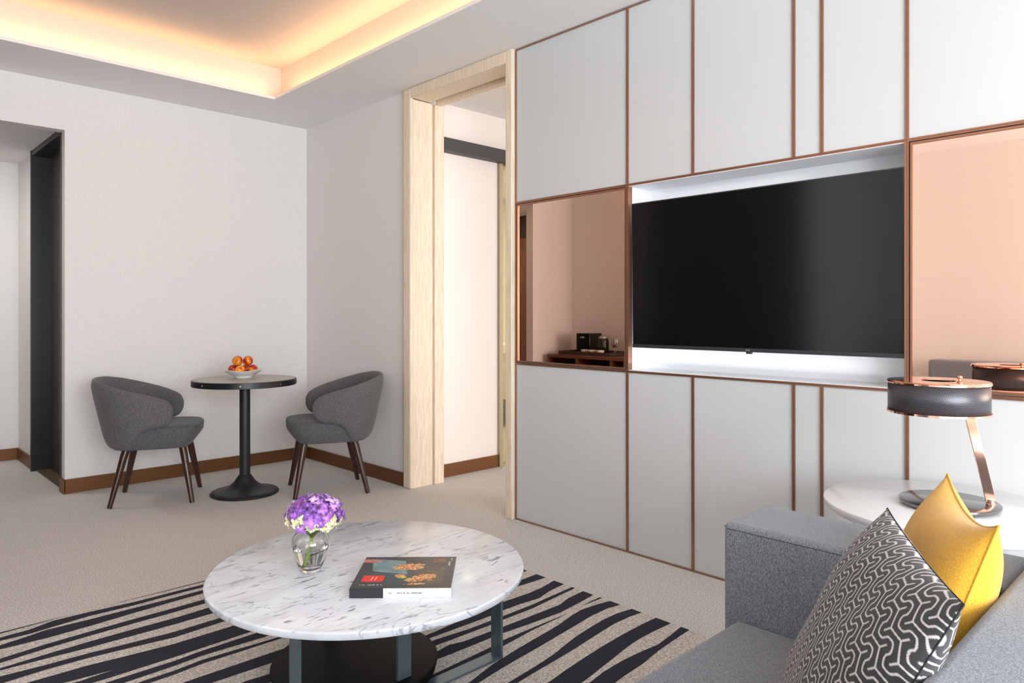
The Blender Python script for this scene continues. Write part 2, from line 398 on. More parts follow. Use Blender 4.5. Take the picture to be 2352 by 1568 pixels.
# baseboards
BH = .094
struct(boxes('baseboard_back', M['base'], [((OX1 - .004, YB - .012, 0), (W, YB, BH)), ((OX1 - .012, YB - .012, 0), (OX1, YB + .1, BH)), ((XL, YB - .012, 0), (OX0, YB, BH))]))
struct(boxes('baseboard_right', M['base'], [((W - .012, 4.06, 0), (W, YB - .012, BH))]))
struct(boxes('baseboard_left', M['base'], [((XL, YS, 0), (XL + .012, YB - .012, BH)), ((XL2, YF, 0), (XL2 + .012, YS, BH)), ((XL2, YS - .012, 0), (XL, YS, BH))]))
struct(boxes('baseboard_hall', M['base'], [((-.6, 7.048, 0), (1.155, 7.06, BH)), ((1.143, 6.455, 0), (1.155, 7.05, BH))]))
struct(boxes('baseboard_bedroom', M['base'], [((3.13, 4.098, 0), (3.81, 4.11, BH))]))
struct(boxes('trim_1', M['black_frame'], [((OX1 - .006, YB + .085, BH), (OX1, YB + .1, OZ - .0))]))
# pale oak doorway lining
d1 = thing('door_1', 'pale oak door lining framing the bedroom doorway', 'door frame', (3.0, 3.5, 0)); d1['kind'] = 'structure'
zt = 2.66
boxes('jamb', M['oak'], [((2.885, 3.985, 0), (3.065, 4.045, zt)), ((3.078, 3.975, 0), (3.16, 4.045, zt)), ((3.06, 3.998, 0), (3.08, 4.045, zt))], d1, bevel=.004)
boxes('jamb', M['oak'], [((2.885, 2.987, 0), (3.13, 3.028, zt))], d1, bevel=.004)
boxes('casing', M['oak'], [((2.868, 3.975, 0), (2.898, 4.062, zt + .07))], d1, bevel=.012, seg=3)
boxes('casing', M['oak'], [((2.868, 2.984, 0), (2.898, 3.036, zt + .07))], d1, bevel=.004)
boxes('head_casing', M['oak'], [((2.868, 3.036, zt), (2.898, 3.975, zt + .068))], d1, bevel=.004)
boxes('head_lining', M['oak'], [((2.885, 3.028, zt + .004), (3.04, 3.985, zt + .04)), ((3.085, 3.028, zt - .008), (3.13, 3.975, zt + .04)), ((3.03, 3.028, zt + .03), (3.09, 3.975, zt + .05))], d1)
# sliding glass door to the bathroom, with its charcoal rail
d3 = thing('door_3', 'olive tinted sliding glass door under a charcoal rail beyond the doorway', 'sliding door', (4.2, 4.08, 0)); d3['kind'] = 'structure'
boxes('rail', M['charcoal'], [((3.13, 4.035, 2.372), (4.9, 4.11, 2.465))], d3)
boxes('frame', M['alu'], [((3.80, 4.085, .0), (3.835, 4.125, 2.37)), ((4.70, 4.085, 0), (4.735, 4.125, 2.37)), ((3.835, 4.09, 0), (4.70, 4.12, .02))], d3)
boxes('glass_pane', M['olive_glass'], [((3.835, 4.10, .02), (4.70, 4.108, 2.37))], d3)
bw = MB()
bw.box((3.6, 6.0, 0), (5.6, 6.1, 2.5)); bw.box((3.5, 4.21, 0), (3.6, 6.1, 2.5)); bw.box((5.6, 4.21, 0), (5.7, 6.1, 2.5)); bw.box((3.5, 4.21, 2.5), (5.7, 6.1, 2.6))
struct(bw.build('wall_bathroom', M['wall_bed']))
van = thing('bathroom_vanity', 'cream vanity counter seen through the olive glass door', 'vanity', (4.4, 5.7, 0))
boxes('cupboard', M['oak'], [((3.61, 5.45, .3), (5.5, 5.98, .78))], van, bevel=.004)
boxes('counter', M['white'], [((3.6, 5.43, .78), (5.6, 5.99, .87))], van, bevel=.004)
boxes('mirror_panel', M['oak'], [((3.61, 5.96, 1.05), (5.5, 5.995, 1.95))], van, bevel=.003)

# ------------------------------------------------------------------ cabinet wall
ZL, ZM, ZT = .905, 1.836, H - .004
YE = -.34
ys = [2.981, 2.178, 1.803, 1.326, 1.21, .895, YE]
names_low = ['wide grey lower cabinet front next to the bedroom doorway', 'narrow grey lower cabinet front under the left end of the television',
             'wide grey lower cabinet front under the middle of the television', 'slim grey lower filler strip between two copper lines',
             'grey lower cabinet front under the right end of the television', 'grey lower cabinet front behind the copper table lamp']
names_up = ['wide grey upper cabinet front beside the oak doorway, over the small mirror', 'narrow grey upper cabinet front above the left end of the television',
            'wide grey upper cabinet front above the middle of the television', 'slim grey upper filler strip between two copper lines',
            'grey upper cabinet front above the right end of the television', 'wide light grey upper cabinet front above the large copper mirror at right']
def panel_unit(name, label, cat, y1, y0, z0, z1, mat, grp=None, depth=.17, t=.006, inset=.004, double=False):
    """y0<y1. one lift-away unit of the wall: carcass, front, and the copper edging round its front"""
    t0 = thing(name, label, cat, (W, (y0 + y1) / 2, z0), 0, grp)
    e = .0004
    boxes('body', M['carcass'], [((W + .02, y0 + e, z0 + e), (W + depth, y1 - e, z1 - e))], t0)
    nm = 'door' if cat == 'cabinet' else 'mirror_glass'
    k = .012 if double else 0
    boxes(nm, mat, [((W + inset, y0 + t + k, z0 + t + k), (W + .0198, y1 - t - k, z1 - t - k))], t0)
    b = MB()
    def ring(a, x0):
        b.box((x0, y0 + e, z0 + e), (W + .0196, y0 + a, z1 - e)); b.box((x0, y1 - a, z0 + e), (W + .0196, y1 - e, z1 - e))
        b.box((x0, y0 + a, z0 + e), (W + .0196, y1 - a, z0 + a)); b.box((x0, y0 + a, z1 - a), (W + .0196, y1 - a, z1 - e))
    if double:
        ring(t, W - .003)
        y0 += t + .0035; y1 -= t + .0035; z0 += t + .0035; z1 -= t + .0035
        ring(.0085, W - .001)
    else: ring(t, W - .003)
    b.build('copper_edging', M['copper_trim'], t0)
    return t0
for i in range(6):
    panel_unit('lower_cabinet', names_low[i], 'cabinet', ys[i], ys[i + 1], .0015, ZL, M['cab'], 'grey cabinet fronts of the wall unit')
    panel_unit('upper_cabinet', names_up[i], 'cabinet', ys[i], ys[i + 1], ZM, ZT, M['cab'], 'grey cabinet fronts of the wall unit')
panel_unit('wall_mirror', 'small copper tinted mirror panel left of the television', 'mirror', ys[0], ys[1], ZL, ZM, M['mirror'], None, double=True)
panel_unit('wall_mirror', 'large copper tinted mirror panel right of the television, behind the lamp', 'mirror', ys[5], ys[6], ZL, ZM, M['mirror'], None, double=True)
# recess that holds the television
nich = thing('display_recess', 'white lined recess in the cabinet wall around the television', 'recess', (W, 1.53, ZL))
y0, y1 = ys[5], ys[1]; e = .0006
boxes('lining', M['white'], [((3.085, y0 + e, ZL + e), (3.098, y1 - e, ZM - e)), ((W + .002, y0 + e, ZL + e), (3.085, y1 - e, ZL + .008)), ((W + .002, y0 + e, ZM - .008), (3.085, y1 - e, ZM - e)),
                              ((W + .002, y0 + e, ZL + .008), (3.085, y0 + .008, ZM - .008)), ((W + .03, y1 - .008, ZL + .008), (3.085, y1 - e, ZM - .008))], nich)
boxes('copper_edging', M['copper_trim'], [((W - .003, y1 - .007, ZL + e), (W + .030, y1 - e, ZM - e)), ((W - .003, y0 + e, ZL + e), (W + .002, y0 + .009, ZM - e)),
                                          ((W - .003, y0 + .009, ZL + e), (W + .002, y1 - .007, ZL + .005)), ((W - .003, y0 + .009, ZM - .005), (W + .002, y1 - .007, ZM - e))], nich)

# television: bottom edge z 1.027, leaning very slightly
tvr = thing('television', 'large black flat screen television in the white recess', 'television', (W + .035, 1.5285, 1.027))
tvr.rotation_euler = (0, radians(-1.0), 0)
wy, hz = .624, .714
def tvbox(name, mat, lst, par=None, bevel=0): return boxes(name, mat, lst, par or tvr, bevel=bevel, world=False)
tvbox('casing', M['tv_bezel'], [((-.024, -wy, 0), (.012, wy, hz))], bevel=.003)
tvbox('screen', M['tv'], [((-.0262, -wy + .006, .016), (-.0238, wy - .006, hz - .006))])
tvbox('bottom_bezel', M['tv_bezel'], [((-.0275, -wy, -.001), (-.0238, wy, .0155))], bevel=.001)
tvbox('wall_bracket', M['black_metal'], [((.012, -.3, .2), (.149, .3, .45))])
lg = tvbox('sensor', M['tv_bezel'], [((-.03, -.012, -.009), (-.016, .014, .0)), ], bevel=.002)
# small maker's letters on the bezel
lt = MB()
cy, cz, rr = .012, .0075, .0036
for k in range(20):
    a0 = 2 * pi * k / 20; a1 = 2 * pi * (k + 1) / 20
    lt.add([(-.0282, cy - rr * cos(a0), cz + rr * sin(a0)), (-.0282, cy - rr * cos(a1), cz + rr * sin(a1)), (-.0282, cy - rr * .72 * cos(a1), cz + rr * .72 * sin(a1)), (-.0282, cy - rr * .72 * cos(a0), cz + rr * .72 * sin(a0))], [(0, 1, 2, 3)])
def letter(mb, strokes, y, z, h, x=-.0282, w=.0009):
    for (a, b, c, d) in strokes:   # rectangle in letter units, y grows to the viewer's right (world -y)
        mb.box((x - .0002, y - c * h, z + b * h), (x, y - a * h, z + d * h))
letter(lt, [(0, 0, .18, 1), (.18, 0, .55, .18)], .0055, .0045, .006)
letter(lt, [(0, 0, .18, 1), (.18, 0, .62, .18), (.18, .82, .62, 1), (.46, .18, .62, .5), (.32, .4, .46, .52)], .0008, .0045, .006)
lt.build('letters', M['logo'], tvr, world=False)

# ------------------------------------------------------------------ rug
STR = [  # (top edge, bottom edge) of each navy stripe as X:Y pairs on the floor
 ([(-.3,3.243),(.473,3.244),(.615,3.244),(.70,3.244)], [(-.3,3.225),(.472,3.232),(.614,3.238),(.70,3.2435)]),
 ([(.84,3.244),(1.1,3.244),(1.6,3.243),(2.0,3.244)], [(.84,3.2435),(1.1,3.237),(1.6,3.232),(2.0,3.2435)]),
 ([(-.3,3.19),(.466,3.193),(.559,3.198),(.637,3.226),(.763,3.222),(.921,3.205),(1.08,3.205),(1.197,3.203),(1.7,3.208),(2.345,3.20)], [(-.3,3.165),(.461,3.162),(.551,3.154),(.624,3.164),(.753,3.178),(.91,3.169),(1.069,3.174),(1.185,3.171),(1.7,3.168),(2.345,3.16)]),
 ([(-.3,3.11),(.455,3.119),(.536,3.134),(.598,3.150),(.744,3.143),(.904,3.140),(1.056,3.137),(1.173,3.139),(1.7,3.12),(2.345,3.13)], [(-.3,3.07),(.45,3.081),(.526,3.075),(.605,3.07),(.728,3.075),(.888,3.088),(1.044,3.098),(1.158,3.102),(1.7,3.085),(2.345,3.075)]),
 ([(-.3,2.99),(.437,2.997),(.572,3.015),(.716,3.022),(.844,3.027),(1.02,3.028),(1.133,3.033),(1.7,3.04),(2.345,3.02)], [(-.3,2.95),(.432,2.96),(.564,2.975),(.706,2.982),(.832,2.984),(1.005,2.985),(1.122,2.989),(1.7,2.98),(2.345,2.985)]),
 ([(-.3,2.91),(.426,2.917),(.555,2.925),(.693,2.93),(.842,2.93),(.984,2.926),(1.111,2.934),(1.7,2.925),(2.345,2.94)], [(-.3,2.88),(.423,2.898),(.548,2.889),(.681,2.877),(.826,2.872),(.966,2.868),(1.104,2.868),(1.7,2.875),(2.345,2.87)]),
 ([(-.3,2.86),(.416,2.851),(.537,2.838),(.67,2.831),(.809,2.813),(.942,2.80),(1.103,2.804),(1.7,2.82),(2.345,2.81)], [(-.3,2.79),(.407,2.793),(.531,2.799),(.661,2.792),(.797,2.773),(.926,2.752),(1.106,2.761),(1.7,2.765),(2.345,2.75)]),
 ([(-.3,2.75),(.4,2.743),(.485,2.741),(.647,2.734),(.78,2.714),(.908,2.698),(1.114,2.699),(1.7,2.70),(2.345,2.71)], [(-.3,2.72),(.395,2.705),(.571,2.656),(.692,2.642),(.694,2.593),(.874,2.593),(1.143,2.602),(1.7,2.62),(2.345,2.63)]),
 ([(-.3,2.66),(.388,2.659),(.594,2.636),(.693,2.641)], [(-.3,2.60),(.38,2.604),(.635,2.594),(.693,2.592)]),
 ([(-.3,2.57),(.566,2.568),(.665,2.566),(.864,2.565),(.961,2.575),(1.149,2.578),(1.7,2.57),(2.345,2.585)], [(-.3,2.54),(.558,2.53),(.71,2.524),(.851,2.528),(.947,2.537),(1.173,2.525),(1.7,2.52),(2.345,2.54)]),
 ([(-.3,2.50),(.652,2.494),(.84,2.495),(.935,2.507),(1.186,2.49),(1.7,2.48),(2.345,2.49)], [(-.3,2.46),(.645,2.465),(.831,2.467),(.925,2.478),(1.198,2.472),(1.7,2.445),(2.345,2.43)]),
 ([(-.3,2.39),(.843,2.394),(1.136,2.391),(1.7,2.38),(2.345,2.38)], [(-.3,2.33),(.912,2.328),(1.087,2.321),(1.7,2.33),(2.345,2.335)]),
 ([(-.3,2.27),(.979,2.263),(1.057,2.255),(1.6,2.26),(2.25,2.272),(2.345,2.275)], [(-.3,2.21),(1.016,2.201),(1.6,2.215),(2.185,2.228),(2.345,2.216)]),
 ([(-.3,2.14),(1.2,2.13),(1.648,2.125),(1.9,2.145),(2.02,2.150),(2.159,2.142),(2.245,2.147),(2.345,2.166)], [(-.3,2.09),(1.2,2.095),(1.625,2.095),(1.896,2.085),(1.961,2.089),(2.059,2.086),(2.151,2.074),(2.243,2.097),(2.345,2.107)]),
 ([(-.3,2.05),(1.2,2.06),(1.609,2.072),(1.75,2.055),(1.922,2.05),(2.088,2.048),(2.215,2.055),(2.345,2.06)], [(-.3,2.01),(1.2,2.02),(1.577,2.034),(1.841,2.024),(1.899,2.025),(2.058,2.021),(2.185,2.031),(2.345,2.043)]),
 ([(-.3,1.98),(1.2,1.97),(1.546,1.994),(1.617,2.006),(1.67,1.99),(1.806,1.983),(1.856,1.979),(2.012,1.974),(2.167,1.969),(2.24,1.99),(2.345,1.997)], [(-.3,1.93),(1.2,1.94),(1.512,1.951),(1.577,1.946),(1.767,1.943),(1.822,1.940),(1.962,1.926),(2.108,1.916),(2.232,1.926),(2.345,1.94)]),
 ([(2.223,1.898),(2.288,1.905),(2.345,1.904)], [(2.223,1.8975),(2.275,1.896),(2.345,1.892)]),
 ([(-.3,1.89),(1.2,1.87),(1.454,1.877),(1.716,1.889),(1.784,1.898),(1.933,1.896),(2.126,1.891)], [(-.3,1.84),(1.2,1.84),(1.435,1.85),(1.686,1.854),(1.748,1.863),(1.919,1.882),(2.124,1.8895)]),
 ([(-.3,1.80),(1.2,1.78),(1.504,1.757),(1.635,1.792),(1.777,1.814),(1.941,1.834),(2.021,1.844),(2.123,1.867),(2.191,1.876),(2.279,1.865),(2.345,1.851)], [(-.3,1.73),(1.2,1.72),(1.529,1.734),(1.63,1.749),(1.734,1.761),(1.837,1.77),(1.982,1.787),(2.099,1.80),(2.173,1.81),(2.279,1.811),(2.345,1.797)]),
 ([(-.3,1.69),(1.2,1.67),(1.596,1.668),(1.749,1.684),(1.842,1.698),(1.919,1.717),(1.993,1.733),(2.097,1.747),(2.186,1.756),(2.266,1.755),(2.345,1.741)], [(-.3,1.64),(1.2,1.63),(1.619,1.647),(1.736,1.658),(1.824,1.664),(1.937,1.675),(2.068,1.691),(2.183,1.703),(2.278,1.701),(2.345,1.692)]),
 ([(-.3,1.57),(1.2,1.58),(1.688,1.58),(1.78,1.593),(1.895,1.607),(2.016,1.618),(2.137,1.625),(2.262,1.627),(2.345,1.624)], [(-.3,1.50),(1.2,1.49),(1.767,1.504),(1.816,1.511),(1.901,1.525),(1.983,1.538),(2.064,1.552),(2.144,1.56),(2.251,1.56),(2.345,1.555)]),
 ([(-.3,1.45),(1.2,1.47),(1.785,1.487),(1.866,1.499),(1.977,1.503),(2.08,1.496),(2.16,1.487),(2.24,1.496),(2.345,1.511)], [(-.3,1.39),(1.2,1.41),(1.77,1.422),(1.885,1.434),(2.003,1.441),(2.119,1.458),(2.239,1.468),(2.345,1.474)]),
 ([(-.3,1.33),(1.2,1.34),(2.345,1.36)], [(-.3,1.28),(1.2,1.29),(2.345,1.28)]),
 ([(-.3,1.20),(1.2,1.18),(2.345,1.19)], [(-.3,1.13),(1.2,1.14),(2.345,1.12)]),
]
def interp(pl, x):
    for (x0, v0), (x1, v1) in zip(pl, pl[1:]):
        if x <= x1: return v0 + (v1 - v0) * max(0, (x - x0)) / max(1e-9, x1 - x0)
    return pl[-1][1]
rb = MB(); RZ = .004
rb.box((-.3, 1.05, .0), (2.345, 3.245, RZ), 0)
for top, bot in STR:
    xs = sorted(set([p[0] for p in top + bot] + [top[0][0] + (min(top[-1][0], 2.345) - top[0][0]) * k / 60 for k in range(61)]))
    xs = [x for x in xs if top[0][0] <= x <= top[-1][0]]
    v = []; f = []
    for x in xs: v += [(x, interp(bot, x), RZ + .0006), (x, interp(top, x), RZ + .0006)]
    for k in range(len(xs) - 1): f.append((2 * k, 2 * k + 2, 2 * k + 3, 2 * k + 1))
    rb.add(v, f, 1)
rug = rb.build('rug', [M['rug'], M['navy']])
for p in rug.data.polygons:
    if p.material_index == 1 and p.normal.z < 0: p.flip()
tag(rug, 'beige rug with wavy navy stripes under the marble coffee table', 'rug')

# ------------------------------------------------------------------ coffee table
FZ = RZ + .0012
CX, CY, CR, CZ = 1.244, 1.939, .485, .40
ct = thing('coffee_table', 'round white marble coffee table on grey metal bar legs', 'coffee table', (CX, CY, FZ))
b = MB()
b.lathe([(CR - .012, CZ - .024), (CR - .003, CZ - .021), (CR, CZ - .016), (CR, CZ - .004), (CR - .003, CZ - .001), (CR - .006, CZ)], 128, (CX, CY, 0))
b.build('marble_top', M['marble'], ct, smooth=True)
bw_, bt_ = .05, .011
def bar(name, a, bb): boxes(name, M['teal_metal'], [(a, bb)], ct, bevel=.0008)
zt_ = CZ - .0245
bar('leg', (1.677, 1.798, FZ + .008), (1.688, 1.848, zt_)); bar('leg', (.925, 1.798, FZ + .008), (.936, 1.848, zt_))
bar('rail', (.925, 1.798, FZ), (1.688, 1.848, FZ + .008))
bar('leg', (1.280, 1.838, FZ + .008), (1.330, 1.849, zt_)); bar('leg', (1.280, 2.286, FZ + .008), (1.330, 2.297, zt_))
bar('rail', (1.280, 1.8485, FZ), (1.330, 2.297, FZ + .008))
bar('top_rail', (.937, 1.800, zt_ - .008), (1.676, 1.837, zt_)); bar('top_rail', (1.282, 1.85, zt_ - .008), (1.328, 2.285, zt_))
# low black disc standing on the rug behind the legs
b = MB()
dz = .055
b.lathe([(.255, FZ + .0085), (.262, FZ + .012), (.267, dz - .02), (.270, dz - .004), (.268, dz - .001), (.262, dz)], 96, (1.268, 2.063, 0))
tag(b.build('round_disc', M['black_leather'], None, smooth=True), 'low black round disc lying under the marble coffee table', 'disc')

# ------------------------------------------------------------------ vase with hydrangea
VX, VY = 1.082, 2.02
vs = thing('vase', 'small round clear glass vase half filled with water', 'vase', (VX, VY, CZ + .0006))
prof = [(.001, 0), (.028, 0), (.031, .002), (.034, .010), (.042, .028), (.052, .050), (.0575, .070), (.0585, .084), (.055, .100), (.046, .114), (.036, .122), (.0315, .128), (.034, .134)]
inner = [(r - .0028, z) for r, z in prof[::-1] if z > .012] + [(.028, .010), (.001, .009)]
b = MB(); b.lathe(prof + inner, 64, (0, 0, 0), False, False)
g = b.build('glass_body', M['glass'], vs, smooth=True, world=False, angle=80)
wp = [(.001, .0095), (.0275, .0105)] + [(r - .0031, z) for r, z in prof if .0115 < z < .082] + [(.0545, .076), (.001, .076)]
wp = [(.001, .0095), (.0275, .0105), (.0385, .028), (.0485, .050), (.0540, .068), (.0545, .073), (.001, .073)]
b = MB(); b.lathe(wp, 64, (0, 0, 0), False, False); b.build('water', M['water'], vs, smooth=True, world=False, angle=60)
random.seed(4)
hy = thing('hydrangea', 'purple hydrangea bloom with cream florets standing in the glass vase', 'flower', (VX, VY, CZ + .012))
RT = Vector((cos(radians(-43.9)), sin(radians(-43.9)), 0)); FW = Vector((.6934, .7205, 0))
def L3(r, f, z): return RT * r + FW * f + Vector((0, 0, z))
b = MB(); b.tube([L3(-.016, -.006, .002), L3(-.008, -.004, .03), L3(-.002, 0, .06), L3(.002, 0, .078), L3(.004, 0, .092)], [.0055, .0052, .0048, .0046, .0046], 10)
b.build('stem', M['leaf'], hy, smooth=True, world=False)
b = MB()
hc = L3(.012, 0, .158)
for k in range(9):
    a = 2 * pi * k / 9; e_ = L3(.012 + .05 * cos(a), .05 * sin(a), .130 + .012 * random.random())
    b.tube([L3(.004, 0, .088), L3(.006 + .016 * cos(a), .016 * sin(a), .108), e_], [.0032, .0024, .0016], 6)
b.build('stalks', M['calyx'], hy, smooth=True, world=False)
fl = MB(); fcol = []
R0 = Vector((.082, .078, .060))
n_f = 96
for i in range(n_f):
    zz = 1 - 1.62 * (i + .5) / n_f; ph = i * 2.39996
    rr_ = sqrt(max(0, 1 - zz * zz)); d = Vector((rr_ * cos(ph), rr_ * sin(ph), zz))
    jit = .90 + .16 * random.random()
    P = hc + RT * (d.x * R0.x * jit) + FW * (d.y * R0.y * jit) + Vector((0, 0, d.z * R0.z * jit))
    if d.z < -.1: P.z += .012 * (-.1 - d.z)
    nrm = (RT * d.x + FW * d.y + Vector((0, 0, d.z * 1.2))).normalized()
    nrm = (nrm + Vector((random.uniform(-.3, .3), random.uniform(-.3, .3), random.uniform(-.25, .25)))).normalized()
    t1 = nrm.orthogonal().normalized(); t1 = Matrix.Rotation(random.random() * 6.28, 3, nrm) @ t1; t2 = nrm.cross(t1)
    sz = random.uniform(.0135, .0205)
    creamy = (d.z < -.1 and random.random() < .8) or (d.z < .45 and random.random() < .30)
    if creamy: sz *= .8
    base_c = random.choice([(104, 62, 140), (132, 80, 172), (150, 98, 186), (116, 66, 134), (172, 126, 204), (196, 160, 220), (142, 78, 160)])
    for q in range(4):
        a = q * pi / 2; u = t1 * cos(a) + t2 * sin(a); w = nrm.cross(u)
        v = [P + nrm * .001, P + u * sz * .45 + w * sz * .42 + nrm * .002, P + u * sz * .95 + w * sz * .36 + nrm * random.uniform(-.001, .004),
             P + u * sz * 1.12 + nrm * random.uniform(0, .005), P + u * sz * .95 - w * sz * .36 + nrm * random.uniform(-.001, .004), P + u * sz * .45 - w * sz * .42 + nrm * .002, P + u * sz * .55 + nrm * .0005]
        fl.add(v, [(0, 1, 6), (1, 2, 6), (2, 3, 6), (3, 4, 6), (4, 5, 6), (5, 0, 6)])
        if creamy: inn, out = (206, 214, 120), (238, 232, 206)
        else: inn, out = tuple(min(255, int(c * 1.25 + 30)) for c in base_c), base_c
        sh_ = random.uniform(.9, 1.1)
        for j in range(7):
            c = inn if j in (0,) else (tuple((p + q2) / 2 for p, q2 in zip(inn, out)) if j == 6 else out)
            fcol.append(srgb(*[min(255, x * sh_) for x in c]))
    # floret eye
    ev = [P + nrm * .004] + [P + (t1 * cos(k * pi / 3) + t2 * sin(k * pi / 3)) * .0018 + nrm * .001 for k in range(6)]
    fl.add(ev, [(0, 1 + k, 1 + (k + 1) % 6) for k in range(6)])
    fcol += [srgb(232, 226, 150) if creamy else srgb(226, 190, 236)] * 7
fo = fl.build('florets', M['petal'], hy, world=False)
ca = fo.data.color_attributes.new('print', 'FLOAT_COLOR', 'POINT')
for i, c in enumerate(fcol): ca.data[i].color = c

# ------------------------------------------------------------------ magazine
BL, BR, TL = Vector((1.054, 1.748, 0)), Vector((1.260, 1.556, 0)), Vector((1.233, 1.937, 0))
ux = (BR - BL).normalized(); uy = Vector((-ux.y, ux.x, 0)); bwid = .283; bdep = .258; bh = .026
bk = thing('magazine', 'thick food magazine with dark cover and red label on marble table', 'magazine', (BL.x, BL.y, CZ + .0008), math.atan2(ux.y, ux.x))
def bkb(name, mats, lst, bevel=0): return boxes(name, mats, lst, bk, bevel=bevel, world=False)
bkb('pages', M['page'], [((.002, .002, .0012), (bwid - .004, bdep - .003, bh - .0012))])
bkb('spine', [M['ink'], M['paper']], [((0, -.0014, 0), (.094, .0015, bh), 0), ((.094, -.0014, 0), (bwid, .0015, bh), 1)])
bkb('back_cover', M['paper'], [((0, .0015, 0), (bwid, bdep, .0011))])
import zlib
def cover_col(x, y):   # x 0..1 along the spine, y 0..1 away from it
    n1 = noise.noise(Vector((x * 6, y * 6, 3.1))); n2 = noise.noise(Vector((x * 24, y * 24, 7.7))); n3 = noise.noise(Vector((x * 60, y * 60, 1.7)))
    col = Vector((38, 40, 44)) + Vector((6, 12, 14)) * n1
    gl = math.exp(-(((x - .42) / .30) ** 2 + ((y - .45) / .38) ** 2)); col = col.lerp(Vector((46, 92, 104)), gl * .7)
    # pale teal glass tray
    u = (x - .13) + (y - .62) * .15
    if .0 < u < .36 and .52 - .30 * u < y < .93 - .20 * u: col = Vector((112, 138, 144)) + Vector((26, 26, 26)) * n1 + Vector((14, 12, 12)) * n2
    # hand
    if ((x - .06) / .12) ** 2 + ((y - .86) / .055) ** 2 < 1 + .4 * n2: col = Vector((190, 112, 100)) + Vector((26, 20, 20)) * n2
    # wood board, right
    if .56 < x < .90 and .12 < y < .62 - (.80 - x) * .6: col = Vector((78, 64, 48)) + Vector((20, 18, 14)) * n2
    if .74 < x < .9 and .80 < y < .93: col = Vector((112, 66, 44)) + Vector((40, 24, 14)) * n2
    def food(cx, cy, rx, ry, ang, k):
        dx, dy = x - cx, y - cy; c, s = cos(ang), sin(ang); p, q = (dx * c + dy * s) / rx, (-dx * s + dy * c) / ry
        return p * p + q * q < 1 + .9 * n2 + .5 * n3
    for (cx, cy, rx, ry, a) in ((.52, .66, .17, .10, .2), (.68, .30, .17, .085, .45), (.45, .36, .055, .05, 0), (.63, .12, .10, .025, .1)):
        if food(cx, cy, rx, ry, a, 0):
            t = .5 + .5 * n3 * 2; t = max(0, min(1, t))
            pal = [Vector((176, 44, 34)), Vector((226, 106, 52)), Vector((238, 190, 110)), Vector((214, 224, 150)), Vector((146, 40, 46))]
            col = pal[int((n2 * 3.1 + n3 * 2.3 + 10) * 2.2) % 5]
    if food(.49, .32, .03, .02, 0, 0): col = Vector((206, 210, 70))
    return col
cb = MB(); NX, NY = 150, 130; cc = []
for j in range(NY + 1):
    for i in range(NX + 1):
        cb.v.append((bwid * i / NX * .998, .0015 + (bdep - .0015) * j / NY, bh + .0002)); c = cover_col(i / NX, j / NY); cc.append(srgb(*[max(2, min(250, q)) for q in c]))
for j in range(NY):
    for i in range(NX): cb.f.append((j * (NX + 1) + i, j * (NX + 1) + i + 1, (j + 1) * (NX + 1) + i + 1, (j + 1) * (NX + 1) + i)); cb.m.append(0)
co = cb.build('cover', M['cover'], bk, world=False)
md = co.modifiers.new('thickness', 'SOLIDIFY'); md.thickness = .0012; md.offset = -1
ca = co.data.color_attributes.new('print', 'FLOAT_COLOR', 'POINT')
for i, c in enumerate(cc): ca.data[i].color = c
zc = bh + .0003
bkb('red_label', M['red_label'], [((.022, .050, zc), (.084, .098, zc + .0002))])
b = MB()   # tiny white glyph strokes: two slanting marks on the label, captions on cover
for x in (.047, .058): b.add([(x, .060, zc + .0004), (x + .003, .060, zc + .0004), (x + .006, .088, zc + .0004), (x + .003, .088, zc + .0004)], [(0, 1, 2, 3)])
b.build('label_marks', M['peach_ink'], bk, world=False)
random.seed(9)
b = MB()
def words(mb, x, y, n, h, gap, plane='xy', z=0):
    for k in range(n):
        w = h * random.uniform(.35, .75)
        if random.random() < .16: x += h * .8; continue
        if plane == 'xy': mb.box((x, y, z), (x + w, y + h * random.uniform(.7, 1), z + .00015))
        else: mb.box((x, z - .00015, y), (x + w, z, y + h * random.uniform(.7, 1)))
        x += w + gap
    return x
words(b, .022, .024, 12, .0042, .0012, z=zc); words(b, .062, .024, 8, .0052, .0010, z=zc)
b.build('cover_caption', M['white_ink'], bk, world=False); b = MB()
for k in range(5): b.box((.262, .180 + k * .007, zc), (.267, .1845 + k * .007, zc + .00015))
for k in range(4): b.box((.268, .222 + k * .006, zc), (.271, .2255 + k * .006, zc + .00015))
b.build('corner_caption', M['white_ink'], bk, world=False)
b = MB(); words(b, .108, .0115, 4, .0040, .0008, 'xz', -.0015); words(b, .132, .0115, 22, .0044, .0008, 'xz', -.0015)
b.build('spine_text', M['spine_ink'], bk, world=False)

# ------------------------------------------------------------------ bistro table
TXc, TYc = 2.022, 4.668
bt = thing('bistro_table', 'small round pedestal table with grey top and studded black edge', 'table', (TXc, TYc, 0))
b = MB(); b.lathe([(.327, .722), (.330, .724), (.330, .759), (.327, .761)], 96, (0, 0, 0)); eb = b.build('edge_band', M['table_black'], bt, smooth=True, world=False)
b = MB(); b.lathe([(.322, .7612), (.322, .7625), (.320, .7632)], 96, (0, 0, 0)); b.build('tabletop', M['table_top'], bt, smooth=True, world=False)
for k in range(8):
    a = radians(k * 45 - 118); st = MB(); st.tube([(.328 * cos(a), .328 * sin(a), .741), (.3345 * cos(a), .3345 * sin(a), .741)], [.006, .004], 12)
    st.build('stud', M['stud'], eb, smooth=True, world=False)
b = MB(); b.lathe([(.034, .10), (.034, .722)], 32); b.build('column', M['black_metal'], bt, smooth=True, world=False)
b = MB(); b.lathe([(.212, .0), (.216, .004), (.216, .010), (.210, .017), (.18, .024), (.14, .034), (.10, .052), (.07, .078), (.052, .104), (.040, .122), (.034, .126)], 64); b.build('base', M['black_metal'], bt, smooth=True, world=False)
